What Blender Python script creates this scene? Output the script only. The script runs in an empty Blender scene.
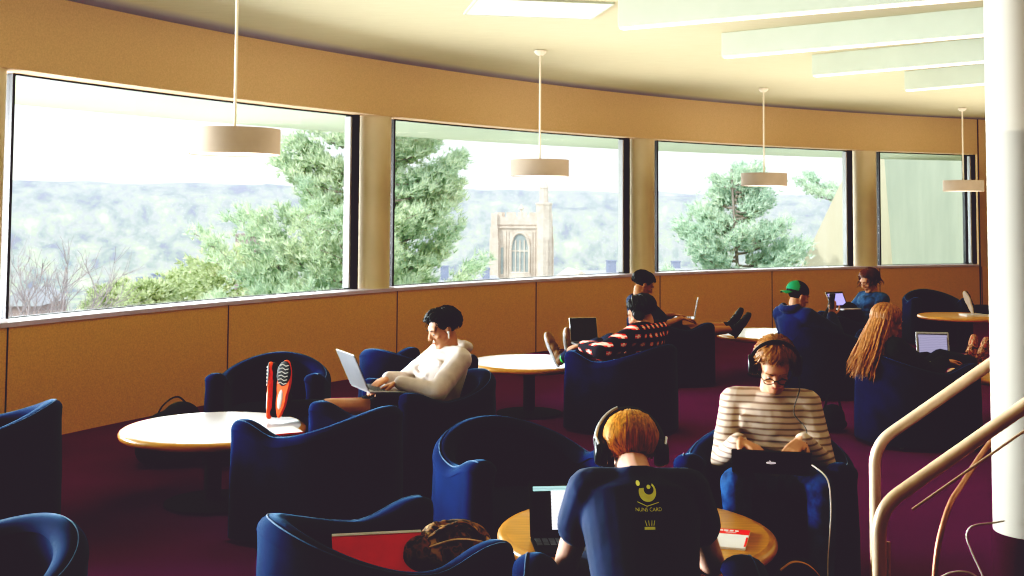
from math import cos as _c, sin as _s
WIN_POWER, LEFT_BOOST, EXPOSURE, SKY = 190, 3.2, 0.45, 1.02
ROOM_FILLS = [(6,8,10)]
UP_FILLS = [(14.672+17.0*_c(t), -.168+17.0*_s(t), 3.5, p) for t, p in ((2.80,26),(2.60,34),(2.40,38),(2.20,42),(2.0,46))] + \
           [(14.672+13.0*_c(t), -.168+13.0*_s(t), 3.5, p) for t, p in ((2.85,20),(2.58,20),(2.30,24),(2.03,30))]
CURVE = [(0,.0100),(.042,.0155),(.090,.052),(.22,.22),(.6,.70),(1,1.00)]
import bpy, bmesh, math, random
from math import sin, cos, pi, atan2, sqrt, radians
from mathutils import Vector, Matrix, noise
from mathutils.bvhtree import BVHTree
random.seed(7)
C = bpy.context.scene.collection
V = Vector
CX, CY, RW = 14.672, -0.168, 19.864          # centre and radius of the curved window wall
Z_SILL, Z_HEAD, Z_CEIL = 0.850, 2.600, 3.157

# ------------------------------------------------------------------ materials
def new_mat(name):
    m = bpy.data.materials.new(name); m.use_nodes = True
    nt = m.node_tree; b = nt.nodes['Principled BSDF']
    return m, nt, b
def coords(nt, scale=(1,1,1), kind='Object'):
    tc = nt.nodes.new('ShaderNodeTexCoord'); mp = nt.nodes.new('ShaderNodeMapping')
    mp.inputs['Scale'].default_value = scale
    nt.links.new(tc.outputs[kind], mp.inputs['Vector']); return mp.outputs['Vector']
def ntex(nt, vec, scale, detail=3, rough=.5):
    n = nt.nodes.new('ShaderNodeTexNoise'); n.inputs['Scale'].default_value = scale
    n.inputs['Detail'].default_value = detail; n.inputs['Roughness'].default_value = rough
    nt.links.new(vec, n.inputs['Vector']); return n.outputs['Fac']
def ramp(nt, fac, stops):
    r = nt.nodes.new('ShaderNodeValToRGB'); e = r.color_ramp.elements
    while len(e) < len(stops): e.new(.5)
    for el, (p, c) in zip(e, stops): el.position = p; el.color = (*c, 1)
    nt.links.new(fac, r.inputs['Fac']); return r.outputs['Color']
def bump(nt, b, h, strength=.2, dist=.01):
    n = nt.nodes.new('ShaderNodeBump'); n.inputs['Strength'].default_value = strength; n.inputs['Distance'].default_value = dist
    nt.links.new(h, n.inputs['Height']); nt.links.new(n.outputs['Normal'], b.inputs['Normal'])
def mul(nt, a, f):
    n = nt.nodes.new('ShaderNodeMath'); n.operation = 'MULTIPLY'; nt.links.new(a, n.inputs[0]); n.inputs[1].default_value = f; return n.outputs[0]
def mat(name, col, rough=.6, var=.15, scale=12, metal=0, bmp=0, bscale=None, sheen=0, spec=.5, stretch=(1,1,1), coat=0, kind='Object', emit=None, es=0):
    m, nt, b = new_mat(name)
    v = coords(nt, stretch, kind)
    f = ntex(nt, v, scale)
    lo = tuple(max(0, c*(1-var)) for c in col); hi = tuple(min(1, c*(1+var)) for c in col)
    nt.links.new(ramp(nt, f, [(.3, lo), (.7, hi)]), b.inputs['Base Color'])
    b.inputs['Roughness'].default_value = rough; b.inputs['Metallic'].default_value = metal
    b.inputs['Specular IOR Level'].default_value = spec
    b.inputs['Sheen Weight'].default_value = sheen; b.inputs['Coat Weight'].default_value = coat
    if sheen: b.inputs['Sheen Roughness'].default_value = .4
    if bmp: bump(nt, b, ntex(nt, v, bscale or scale*4, 4), bmp)
    if emit: b.inputs['Emission Color'].default_value = (*emit, 1); b.inputs['Emission Strength'].default_value = es
    return m
M = {}
M['wall'] = mat('woven_wall_panel', (.82,.54,.25), .9, .10, 90, bmp=.15, bscale=260, spec=.1)
M['fascia'] = mat('woven_fascia_panel', (.74,.53,.33), .9, .08, 90, bmp=.15, bscale=260, spec=.1)  # same panels as the lower wall; light difference put into the colour
M['pier'] = mat('painted_pier', (.78,.66,.46), .7, .04, 3, spec=.2)
M['seam'] = mat('panel_seam', (.10,.06,.03), .9)
M['sill'] = mat('sill_laminate', (.70,.62,.72), .35, .04, 6)
M['frame'] = mat('dark_window_metal', (.012,.010,.012), .5, .2, 6)
M['frame_light'] = mat('aluminium_edge', (.60,.60,.62), .4, .05, 6)
M['soffit'] = mat('concrete_soffit', (.40,.45,.31), .9, .03, 2)
M['column'] = mat('white_plaster', (.47,.43,.37), .65, .02, 3, spec=.2)
M['rimwood'] = mat('honey_wood_edge', (.62,.30,.075), .32, .22, 5, stretch=(1,1,8), coat=.3)
M['topwood'] = mat('honey_wood_top', (.60,.285,.06), .38, .16, 5, stretch=(1,9,1), coat=.2)
M['topglare'] = mat('glare_paled_wood', (.66,.61,.64), .34, .03, 5, coat=.3)  # window glare on the wood painted as a paler base colour
M['dark'] = mat('dark_metal', (.010,.008,.009), .85, .2, 5, spec=.1)
M['black_plastic'] = mat('black_plastic', (.010,.010,.012), .35, .2, 9)
M['aluminium'] = mat('laptop_aluminium', (.62,.62,.66), .32, .03, 9, metal=.7)
M['keys'] = mat('laptop_keys', (.10,.10,.12), .5, .2, 40)
M['rail'] = mat('brushed_bronze_rail', (.86,.63,.44), .36, .10, 18, metal=.35, stretch=(1,1,.1))
M['copper'] = mat('dull_copper_tube', (.42,.20,.12), .4, .2, 18, metal=.5)
M['cable_white'] = mat('white_cable', (.75,.68,.60), .5, .05, 5)
M['cable_black'] = mat('black_cable', (.01,.01,.01), .5, .05, 5)
M['red'] = mat('red_card', (.90,.02,.012), .5, .08, 8, emit=(.7,.01,.0), es=.0)
M['paper'] = mat('white_paper', (.86,.84,.84), .7, .03, 8)
M['print'] = mat('faint_print', (.55,.53,.55), .7, .1, 60)
M['skin'] = mat('skin', (.62,.32,.20), .5, .08, 14, spec=.35)
M['skin_pale'] = mat('skin_pale', (.78,.45,.34), .5, .08, 14, spec=.35)
M['skin_tan'] = mat('skin_tan', (.50,.24,.12), .5, .08, 14, spec=.35)
M['eye'] = mat('eye_white', (.8,.78,.75), .2, .02, 5)
M['iris'] = mat('iris', (.03,.02,.015), .2, .1, 5)
M['lip'] = mat('lip', (.50,.16,.12), .5, .05, 9)
M['hair_black'] = mat('black_hair', (.010,.008,.008), .5, .3, 40, spec=.3)
M['hair_brown'] = mat('auburn_hair', (.13,.035,.012), .45, 0.4, 110, stretch=(1,1,.10), spec=.4)
M['hair_gold'] = mat('golden_hair', (.58,.27,.06), .45, 0.45, 110, stretch=(1,1,.10), spec=.5)
M['hair_copper'] = mat('copper_hair', (.32,.14,.05), .45, 0.45, 110, stretch=(1,1,.10), spec=.5)
M['hair_long'] = mat('long_auburn_hair', (.42,.19,.075), .45, 0.5, 110, stretch=(1,1,.10), spec=.5)
M['hoodie'] = mat('cream_fleece', (.70,.60,.56), .9, .07, 20, bmp=.3, bscale=25, sheen=.3)
M['navy_tee'] = mat('navy_cotton', (.010,.022,.075), .85, .25, 8, bmp=.3, bscale=14, sheen=.1)
M['black_cloth'] = mat('black_cloth', (.008,.008,.012), .9, .2, 8, bmp=.25, bscale=16)
M['jeans'] = mat('blue_denim', (.025,.085,.25), .85, .85, 14, bmp=.3, bscale=30)
M['jeans_dark'] = mat('dark_denim', (.012,.022,.06), .85, .4, 12, bmp=.3, bscale=30)
M['denim_jacket'] = mat('denim_jacket_cloth', (.03,.08,.17), .85, .6, 16, bmp=.3, bscale=40)
M['blue_top'] = mat('cobalt_cotton', (.02,.04,.50), .85, .2, 9)
M['navy_hood'] = mat('blue_sweatshirt', (.006,.022,.10), .9, .3, 7, bmp=.3, bscale=14, sheen=.2)
M['green'] = mat('green_cap_cloth', (.01,.26,.12), .8, .15, 12)
M['shoe_black'] = mat('black_shoe', (.014,.013,.015), .6, .2, 20)
M['shoe_brown'] = mat('brown_shoe', (.22,.11,.05), .6, .2, 20)
M['shoe_grey'] = mat('grey_shoe', (.52,.52,.56), .7, .12, 20)
M['sole_white'] = mat('pale_sole', (.72,.66,.60), .7, .06, 20)
M['sole_orange'] = mat('orange_sole', (.95,.13,.03), .6, .08, 20)
M['sock_black'] = mat('black_sock', (.010,.010,.010), .9, .2, 30)
M['metal_white'] = mat('white_enamel', (.82,.74,.60), .5, .03, 5)
M['yellow_print'] = mat('yellow_print', (1.0,.93,.30), .7, .06, 50)
M['logo'] = mat('pale_logo', (.80,.78,.82), .4, .03, 50, emit=(.8,.78,.82), es=.35)
M['black_lens'] = mat('spectacle_rim', (.02,.015,.015), .3, .1, 9)
M['glow'] = mat('diffuser', (.95,.85,.75), .5, .02, 3, emit=(1,.86,.72), es=.9)

# blue chair fabric with sheen so that rims catch the window light
def fabric_blue():
    m, nt, b = new_mat('blue_wool_upholstery')
    v = coords(nt)
    nt.links.new(ramp(nt, ntex(nt, v, 6, 4), [(.3,(.002,.012,.055)), (.7,(.004,.022,.095))]), b.inputs['Base Color'])
    b.inputs['Roughness'].default_value = .9; b.inputs['Specular IOR Level'].default_value = .15
    b.inputs['Sheen Weight'].default_value = .38; b.inputs['Sheen Roughness'].default_value = .3
    b.inputs['Sheen Tint'].default_value = (.35,.62,1,1)
    bump(nt, b, ntex(nt, v, 420, 3), .25, .004)
    return m
M['fabric'] = fabric_blue()
def carpet(name, c0, c1):
    m, nt, b = new_mat(name)
    v = coords(nt)
    f1 = ntex(nt, v, 240, 4, .7); f2 = ntex(nt, v, 1.1, 3)
    mx = nt.nodes.new('ShaderNodeMath'); mx.operation = 'ADD'; nt.links.new(mul(nt, f1, .8), mx.inputs[0]); nt.links.new(mul(nt, f2, .3), mx.inputs[1])
    nt.links.new(ramp(nt, mx.outputs[0], [(.35, c0), (.75, c1)]), b.inputs['Base Color'])
    b.inputs['Roughness'].default_value = 1; b.inputs['Specular IOR Level'].default_value = .05
    b.inputs['Sheen Weight'].default_value = .12; b.inputs['Sheen Tint'].default_value = (1,.2,.6,1)
    bump(nt, b, f1, .5, .01); return m
M['carpet'] = carpet('magenta_carpet', (.085,.004,.072), (.22,.011,.19))
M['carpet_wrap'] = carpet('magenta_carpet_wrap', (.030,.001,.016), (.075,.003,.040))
def ceiling_mat():
    m, nt, b = new_mat('acoustic_plaster')
    v = coords(nt, (1.2,14,1))
    v2 = coords(nt)
    f = ntex(nt, v, 3, 5, .7)
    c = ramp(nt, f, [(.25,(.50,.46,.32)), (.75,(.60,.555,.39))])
    # bluish grey band on the ceiling that follows the wall
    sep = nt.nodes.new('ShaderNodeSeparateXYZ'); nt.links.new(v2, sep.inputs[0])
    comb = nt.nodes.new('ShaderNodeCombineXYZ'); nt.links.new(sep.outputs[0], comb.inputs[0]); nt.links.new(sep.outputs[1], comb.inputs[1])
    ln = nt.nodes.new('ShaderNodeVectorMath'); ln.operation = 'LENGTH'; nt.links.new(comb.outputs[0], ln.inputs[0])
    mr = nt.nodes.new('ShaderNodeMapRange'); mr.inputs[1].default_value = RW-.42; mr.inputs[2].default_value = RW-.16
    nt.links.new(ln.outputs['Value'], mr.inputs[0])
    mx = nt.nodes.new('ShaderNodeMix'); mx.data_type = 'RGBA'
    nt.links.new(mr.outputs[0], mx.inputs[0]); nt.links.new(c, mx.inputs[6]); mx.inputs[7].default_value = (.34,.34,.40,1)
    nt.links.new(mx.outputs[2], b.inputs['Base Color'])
    b.inputs['Roughness'].default_value = .9; b.inputs['Specular IOR Level'].default_value = .1
    bump(nt, b, f, .15, .01); return m
M['ceiling'] = ceiling_mat()
M['panel'] = mat('ceiling_diffuser', (.85,.82,.66), .6, .02, 3, emit=(1,.95,.78), es=.10)
M['beam'] = mat('pale_beam_paint', (.50,.54,.45), .8, .03, 4, spec=.1)
M['beam_glow'] = mat('beam_light_strip', (.95,.85,.80), .5, .02, 3, emit=(1,.82,.72), es=.9)
def stripes_mat():
    m, nt, b = new_mat('striped_jersey')
    v = coords(nt)
    w = nt.nodes.new('ShaderNodeTexWave'); w.bands_direction = 'Z'; w.inputs['Scale'].default_value = 11.5
    w.inputs['Distortion'].default_value = 1.2; w.inputs['Detail'].default_value = 2; w.inputs['Detail Scale'].default_value = .6
    nt.links.new(v, w.inputs['Vector'])
    nt.links.new(ramp(nt, w.outputs['Fac'], [(.0,(.66,.52,.42)), (.68,(.64,.50,.40)), (.86,(.36,.24,.19)), (1,(.30,.20,.16))]), b.inputs['Base Color'])
    b.inputs['Roughness'].default_value = .9; bump(nt, b, ntex(nt, v, 16, 4), .4, .02); return m
M['stripes'] = stripes_mat()
def plaid_mat():
    m, nt, b = new_mat('red_plaid_flannel')
    v = coords(nt)
    def wave(d, s):
        w = nt.nodes.new('ShaderNodeTexWave'); w.bands_direction = d; w.inputs['Scale'].default_value = s; nt.links.new(v, w.inputs['Vector']); return w.outputs['Fac']
    def gt(a, t):
        n = nt.nodes.new('ShaderNodeMath'); n.operation = 'GREATER_THAN'; nt.links.new(a, n.inputs[0]); n.inputs[1].default_value = t; return n.outputs[0]
    a = gt(wave('X', 5), .50); c = gt(wave('Z', 5), .50)
    p = nt.nodes.new('ShaderNodeMath'); p.operation = 'MULTIPLY'; nt.links.new(a, p.inputs[0]); nt.links.new(c, p.inputs[1])
    a2 = gt(wave('X', 5), .94); c2 = gt(wave('Z', 5), .94)
    q = nt.nodes.new('ShaderNodeMath'); q.operation = 'MAXIMUM'; nt.links.new(a2, q.inputs[0]); nt.links.new(c2, q.inputs[1])
    q2 = nt.nodes.new('ShaderNodeMath'); q2.operation = 'MULTIPLY'; nt.links.new(q.outputs[0], q2.inputs[0]); nt.links.new(p.outputs[0], q2.inputs[1])
    m1 = nt.nodes.new('ShaderNodeMix'); m1.data_type = 'RGBA'; nt.links.new(p.outputs[0], m1.inputs[0])
    m1.inputs[6].default_value = (.012,.008,.018,1); m1.inputs[7].default_value = (.75,.035,.02,1)
    m2 = nt.nodes.new('ShaderNodeMix'); m2.data_type = 'RGBA'; nt.links.new(q2.outputs[0], m2.inputs[0])
    nt.links.new(m1.outputs[2], m2.inputs[6]); m2.inputs[7].default_value = (.85,.6,.5,1)
    nt.links.new(m2.outputs[2], b.inputs['Base Color']); b.inputs['Roughness'].default_value = .9; return m
M['plaid'] = plaid_mat()
def camo_mat(name, c0, c1, c2, s=22):
    m, nt, b = new_mat(name)
    v = coords(nt)
    nt.links.new(ramp(nt, ntex(nt, v, s, 2), [(.40, c0), (.50, c1), (.56, c0), (.64, c2)]), b.inputs['Base Color'])
    b.inputs['Roughness'].default_value = .8; return m
M['camo'] = camo_mat('brown_patterned_cloth', (.02,.010,.006), (.32,.15,.05), (.55,.33,.15))
M['floral'] = camo_mat('floral_cloth', (.10,.03,.015), (.75,.42,.25), (.45,.09,.04), 45)
def sock_mat():
    m, nt, b = new_mat('green_striped_sock')
    v = coords(nt); w = nt.nodes.new('ShaderNodeTexWave'); w.bands_direction = 'Y'; w.inputs['Scale'].default_value = 7; nt.links.new(v, w.inputs['Vector'])
    nt.links.new(ramp(nt, w.outputs['Fac'], [(.0,(.10,.85,.14)), (.62,(.12,.85,.16)), (.70,(.02,.03,.05))]), b.inputs['Base Color']); return m
M['sock_green'] = sock_mat()
def screen_mat(name, top, body, panel, es=1.0):
    m, nt, b = new_mat(name)
    v = coords(nt)
    n = nt.nodes.new('ShaderNodeTexWave'); n.bands_direction = 'Z'; n.inputs['Scale'].default_value = 26; n.inputs['Distortion'].default_value = 3
    n.inputs['Detail'].default_value = 3; nt.links.new(v, n.inputs['Vector'])
    col = ramp(nt, n.outputs['Fac'], [(.5, body), (.95, tuple(c*.78 for c in body))])
    b.inputs['Base Color'].default_value = (.02,.02,.02,1); b.inputs['Roughness'].default_value = .25
    nt.links.new(col, b.inputs['Emission Color']); b.inputs['Emission Strength'].default_value = es; return m
M['scr_white'] = screen_mat('screen_page', None, (.80,.80,.85), None, .95)
M['scr_teal'] = screen_mat('screen_toolbar', None, (.42,.66,.66), None, .8)
M['scr_lilac'] = screen_mat('screen_lilac', None, (.34,.32,.46), None, .8)
M['scr_blue'] = screen_mat('screen_blue', None, (.42,.38,.80), None, .9)
M['scr_dark'] = mat('screen_dark', (.035,.014,.010), .12, .6, 7)

# ------------------------------------------------------------------ helpers
def tag(o, label=None, cat=None, group=None, kind=None):
    if label: o['label'] = label
    if cat: o['category'] = cat
    if group: o['group'] = group
    if kind: o['kind'] = kind
    return o
def empty(name, loc=(0,0,0), rz=0, label=None, cat=None, group=None):
    o = bpy.data.objects.new(name, None); C.objects.link(o); o.location = loc; o.rotation_euler = (0,0,rz)
    o.empty_display_size = .1
    return tag(o, label, cat, group)
def obj(name, bm, m, parent=None, smooth=True, bevel=0, seg=2):
    me = bpy.data.meshes.new(name)
    bmesh.ops.recalc_face_normals(bm, faces=bm.faces)
    bm.to_mesh(me); bm.free()
    if smooth:
        for p in me.polygons: p.use_smooth = True
    for k in (m if isinstance(m, (list, tuple)) else [m]): me.materials.append(k)
    o = bpy.data.objects.new(name, me); C.objects.link(o)
    if bevel:
        b = o.modifiers.new('bevel', 'BEVEL'); b.width = bevel; b.segments = seg; b.limit_method = 'ANGLE'; b.angle_limit = radians(40)
    if smooth:
        try:
            me.set_sharp_from_angle(angle=radians(40))
        except Exception: pass
    if parent is not None: o.parent = parent
    return o
def box(bm, c, s, rot=None, mi=0):
    """c centre, s full sizes, rot a 3x3 matrix"""
    mt = Matrix.Translation(V(c)) @ ((rot.to_4x4() if rot else Matrix.Identity(4))) @ Matrix.Diagonal((*s, 1))
    r = bmesh.ops.create_cube(bm, size=1, matrix=mt)
    if mi:
        for f in {f for v in r['verts'] for f in v.link_faces}: f.material_index = mi
    return r['verts']
def frame_from(d, up=V((0,0,1))):
    """3x3 with columns x,y,z where z = d"""
    d = V(d).normalized(); x = V(up).cross(d)
    if x.length < 1e-4: x = V((1,0,0)).cross(d)
    if x.length < 1e-4: x = V((0,1,0)).cross(d)
    x.normalize(); y = d.cross(x); return Matrix((x, y, d)).transposed()
def cyl(bm, p0, p1, r0, r1=None, seg=20):
    p0 = V(p0); p1 = V(p1); r1 = r0 if r1 is None else r1; d = p1-p0
    mt = Matrix.Translation((p0+p1)/2) @ frame_from(d).to_4x4()
    bmesh.ops.create_cone(bm, cap_ends=True, segments=seg, radius1=r0, radius2=r1, depth=d.length, matrix=mt)
def ball(bm, c, r, rot=None, sub=3):
    r = (r, r, r) if isinstance(r, (int, float)) else r
    mt = Matrix.Translation(V(c)) @ (rot.to_4x4() if rot else Matrix.Identity(4)) @ Matrix.Diagonal((*r, 1))
    bmesh.ops.create_icosphere(bm, subdivisions=sub, radius=1, matrix=mt)
def capsule(bm, p0, r0, p1, r1, sub=2):
    if (V(p1)-V(p0)).length > 1e-4: cyl(bm, p0, p1, r0, r1, 14)
    ball(bm, p0, r0*1.0, sub=sub); ball(bm, p1, r1*1.0, sub=sub)
def tube(bm, pts, r, seg=8, cap=True, taper=None, flat=1.0):
    pts = [V(p) for p in pts]; rings = []; n = len(pts)
    prev = None
    for i, p in enumerate(pts):
        t = (pts[min(i+1, n-1)]-pts[max(i-1, 0)]).normalized()
        if prev is None:
            F = frame_from(t); x = F.col[0]
        else:
            x = prev - t*prev.dot(t)
            if x.length < 1e-6: x = frame_from(t).col[0]
            x.normalize()
        prev = x; y = t.cross(x)
        rr = r*(taper[i] if taper else 1)
        rings.append([bm.verts.new(p + x*cos(2*pi*k/seg)*rr + y*sin(2*pi*k/seg)*rr*flat) for k in range(seg)])
    for a, b in zip(rings, rings[1:]):
        for k in range(seg): bm.faces.new((a[k], a[(k+1)%seg], b[(k+1)%seg], b[k]))
    if cap: bm.faces.new(rings[0][::-1]); bm.faces.new(rings[-1])
def smooth_path(pts, n=8):
    pts = [V(p) for p in pts]; out = []
    for i in range(len(pts)-1):
        p0 = pts[max(i-1,0)]; p1 = pts[i]; p2 = pts[i+1]; p3 = pts[min(i+2, len(pts)-1)]
        for k in range(n):
            t = k/n
            out.append(.5*((2*p1)+(p2-p0)*t+(2*p0-5*p1+4*p2-p3)*t*t+(3*p1-p0-3*p2+p3)*t**3))
    out.append(pts[-1]); return out
def lathe(bm, prof, seg=64, c=(0,0,0)):
    rings = []
    for (r, z) in prof:
        rings.append([bm.verts.new((c[0]+r*cos(2*pi*k/seg), c[1]+r*sin(2*pi*k/seg), c[2]+z)) for k in range(seg)])
    for a, b in zip(rings, rings[1:]):
        for k in range(seg): bm.faces.new((a[k], a[(k+1)%seg], b[(k+1)%seg], b[k]))
    bm.faces.new(rings[0][::-1]); bm.faces.new(rings[-1])
def loft(bm, secs, seg=24):
    """secs: list of (centre, X half-vector, Y half-vector); closed with caps"""
    rings = []
    for c, X, Y in secs:
        c = V(c); X = V(X); Y = V(Y)
        rings.append([bm.verts.new(c + X*cos(2*pi*k/seg) + Y*sin(2*pi*k/seg)) for k in range(seg)])
    for a, b in zip(rings, rings[1:]):
        for k in range(seg): bm.faces.new((a[k], a[(k+1)%seg], b[(k+1)%seg], b[k]))
    bm.faces.new(rings[0][::-1]); bm.faces.new(rings[-1])
def remeshed(name, bm, m, parent, vox=.008, it=4, fac=.5):
    """one continuous surface grown over the closed shapes collected in bm"""
    me = bpy.data.meshes.new(name); bm.to_mesh(me); bm.free()
    t = bpy.data.objects.new('grow', me); C.objects.link(t)
    r = t.modifiers.new('r', 'REMESH'); r.mode = 'VOXEL'; r.voxel_size = vox; r.use_smooth_shade = True
    if it:
        s = t.modifiers.new('s', 'SMOOTH'); s.factor = fac; s.iterations = it
    dg = bpy.context.evaluated_depsgraph_get(); dg.update()
    out = bpy.data.meshes.new_from_object(t.evaluated_get(dg)); out.name = name
    bpy.data.objects.remove(t); bpy.data.meshes.remove(me)
    out.materials.clear(); out.materials.append(m)
    for p in out.polygons: p.use_smooth = True
    o = bpy.data.objects.new(name, out); C.objects.link(o); o.parent = parent
    return o
def face_dir(dx, dy): return atan2(-dx, dy)
def copy_tree(o, parent=None):
    c = o.copy(); C.objects.link(c)
    if parent is not None: c.parent = parent
    for ch in list(o.children): copy_tree(ch, c)
    return c
def W(th, r, z): return V((CX + r*cos(th), CY + r*sin(th), z))

# ------------------------------------------------------------------ camera
cam_d = bpy.data.cameras.new('camera'); cam = bpy.data.objects.new('camera', cam_d); C.objects.link(cam)
cam_d.sensor_width = 36; cam_d.sensor_fit = 'HORIZONTAL'; cam_d.lens = 1150/1024*36
cam_d.shift_y = (147.53-288)/1024
cam_d.clip_end = 20000; cam_d.clip_start = .05
PITCH, ROLL = .05685, .00589
cam.matrix_world = Matrix.Translation((0,0,1.62)) @ Matrix.Rotation(pi/2+PITCH, 4, 'X') @ Matrix.Rotation(ROLL, 4, 'Z')
bpy.context.scene.camera = cam

# ------------------------------------------------------------------ room shell
TH0, TH1 = 1.50, 3.62
WINS = [(2.7119,2.5131),(2.4862,2.2854),(2.2578,2.0639),(2.0352,1.9370)]
LEFT = [(2.9380,2.7390),(3.1640,2.9650)]
def arc_slab(bm, a0, a1, r0, r1, z0, z1, step=.02):
    n = max(1, int(abs(a1-a0)/step)); rows = []
    for i in range(n+1):
        t = a0+(a1-a0)*i/n
        rows.append([bm.verts.new(W(t, r, z)) for r, z in ((r0,z0),(r1,z0),(r1,z1),(r0,z1))])
    for a, b in zip(rows, rows[1:]):
        for k in range(4): bm.faces.new((a[k], a[(k+1)%4], b[(k+1)%4], b[k]))
    bm.faces.new(rows[0]); bm.faces.new(rows[-1][::-1])
def struct(name, bm, m, parent=None, smooth=False, bevel=0):
    o = obj(name, bm, m, parent, smooth=smooth, bevel=bevel)
    if parent is None: o['kind'] = 'structure'
    return o
bm = bmesh.new(); arc_slab(bm, TH0, TH1, RW, RW+.30, 0, Z_SILL-.035); wl = struct('wall_window_side', bm, M['wall'], smooth=True)
bm = bmesh.new(); arc_slab(bm, TH0, TH1, RW, RW+.30, Z_HEAD, Z_CEIL); struct('wall_fascia', bm, M['fascia'], smooth=True)
bm = bmesh.new(); arc_slab(bm, TH0, 1.9444, RW, RW+.04, Z_SILL-.035, Z_HEAD); arc_slab(bm, TH0, 1.9368, RW+.03, RW+.30, Z_SILL-.035, Z_HEAD); struct('wall_end', bm, M['fascia'], smooth=True)
bm = bmesh.new(); arc_slab(bm, 1.9444, TH1, RW-.012, RW+.30, Z_SILL-.035, Z_SILL); struct('trim_1', bm, M['sill'], smooth=True)
# panel seams of the lower wall
seam_px = [2.7203, 2.6077, 2.4935, 2.3803, 2.2665, 2.1561, 2.0462, 1.9417]
bm = bmesh.new()
for t in seam_px + [2.83, 2.94]:
    arc_slab(bm, t-.0003, t+.0003, RW-.0025, RW+.01, 0, Z_SILL-.036)
struct('trim_2', bm, M['seam'])
bm = bmesh.new(); arc_slab(bm, 1.9428, 1.9440, RW-.003, RW+.01, 0, Z_CEIL); struct('trim_3', bm, M['seam'])
# round piers between the windows
gaps = [(a[1], b[0]) for a, b in zip(WINS, WINS[1:])] + [(2.7390, 2.7119), (2.9650,2.9380)]
for i, (a, b) in enumerate(gaps):
    bm = bmesh.new(); c = W([2.5017,2.2738,2.0511,2.7270,2.9530][i], RW+.20, 0)
    lathe(bm, [(.178, Z_SILL), (.178, Z_HEAD)], 48, c)
    struct('wall_pier_%d' % (i+1), bm, M['pier'], smooth=True)
bm = bmesh.new(); arc_slab(bm, 3.1640, TH1, RW, RW+.30, Z_SILL, Z_HEAD); struct('wall_left', bm, M['fascia'], smooth=True)
# windows: dark frame, light inner edge and one glass pane each
def glass_mat():
    m = bpy.data.materials.new('window_glass'); m.use_nodes = True; nt = m.node_tree; nt.nodes.clear()
    o = nt.nodes.new('ShaderNodeOutputMaterial'); mx = nt.nodes.new('ShaderNodeMixShader')
    t = nt.nodes.new('ShaderNodeBsdfTransparent'); t.inputs[0].default_value = (.97,1,.985,1)
    g = nt.nodes.new('ShaderNodeBsdfGlossy'); g.inputs['Roughness'].default_value = .02
    mx.inputs[0].default_value = .035
    nt.links.new(t.outputs[0], mx.inputs[1]); nt.links.new(g.outputs[0], mx.inputs[2]); nt.links.new(mx.outputs[0], o.inputs[0]); return m
M['glass'] = glass_mat()
RG = RW+.24
for i, (a1, a0) in enumerate(WINS+LEFT):
    fw = .055/RG
    bm = bmesh.new()
    arc_slab(bm, a1-fw*.45, a1, RG-.03, RG+.03, Z_SILL, Z_HEAD)
    arc_slab(bm, a0, a0+fw*1.4, RG-.06, RG+.06, Z_SILL, Z_HEAD)
    arc_slab(bm, a0, a1, RG-.02, RG+.02, Z_HEAD-.012, Z_HEAD)
    arc_slab(bm, a0, a1, RG-.02, RG+.02, Z_SILL, Z_SILL+.006)
    if i == 3: arc_slab(bm, 1.9450, 1.9475, RG-.03, RG+.03, Z_SILL, Z_HEAD)
    w = struct('window_%d' % (i+1), bm, M['frame'])
    bm = bmesh.new(); arc_slab(bm, a0+fw*1.4, a0+fw*1.9, RG-.03, RG+.05, Z_SILL+.012, Z_HEAD-.02)
    struct('mullion', bm, M['frame_light'], w)
    bm = bmesh.new(); arc_slab(bm, a0, a1, RG-.003, RG+.003, Z_SILL, Z_HEAD)
    g = struct('pane', bm, M['glass'], w)
# floor and ceiling
def fan(name, z, m, flip=False):
    bm = bmesh.new(); r = RW+.3
    ring = [(r*cos(t), r*sin(t)) for t in [TH0+(TH1-TH0)*i/120 for i in range(121)]]
    ring += [(-3.0, -8.2), (2.0, -8.2), (2.0, 20.1)]
    f = bm.faces.new([bm.verts.new((x, y, 0)) for x, y in ring])
    ex = bmesh.ops.extrude_face_region(bm, geom=[f])
    for v in ex['geom']:
        if isinstance(v, bmesh.types.BMVert): v.co.z += (.1 if flip else -.1)
    o = struct(name, bm, m); o.location = (CX, CY, z); return o
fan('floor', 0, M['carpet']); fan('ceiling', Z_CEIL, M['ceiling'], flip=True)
# back wall chords closing the room behind and to the right of the camera
def straight_wall(name, p, q, m):
    p = V((*p,0)); q = V((*q,0)); d = q-p; bm = bmesh.new()
    box(bm, ((p.x+q.x)/2, (p.y+q.y)/2, Z_CEIL/2), (d.length, .2, Z_CEIL), Matrix.Rotation(atan2(d.y, d.x), 3, 'Z')); return struct(name, bm, m)
straight_wall('wall_back', (-4.2,-7.6), (12.5,-6.4), M['fascia'])
straight_wall('wall_right', (12.6,-6.5), (15.9,19.9), M['fascia'])
# exterior soffit ring over the windows
bm = bmesh.new(); arc_slab(bm, TH0, TH1, RW+.28, 22.5, Z_HEAD+.04, Z_HEAD+.4); struct('ceiling_soffit_outside', bm, M['soffit'], smooth=True)

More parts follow.
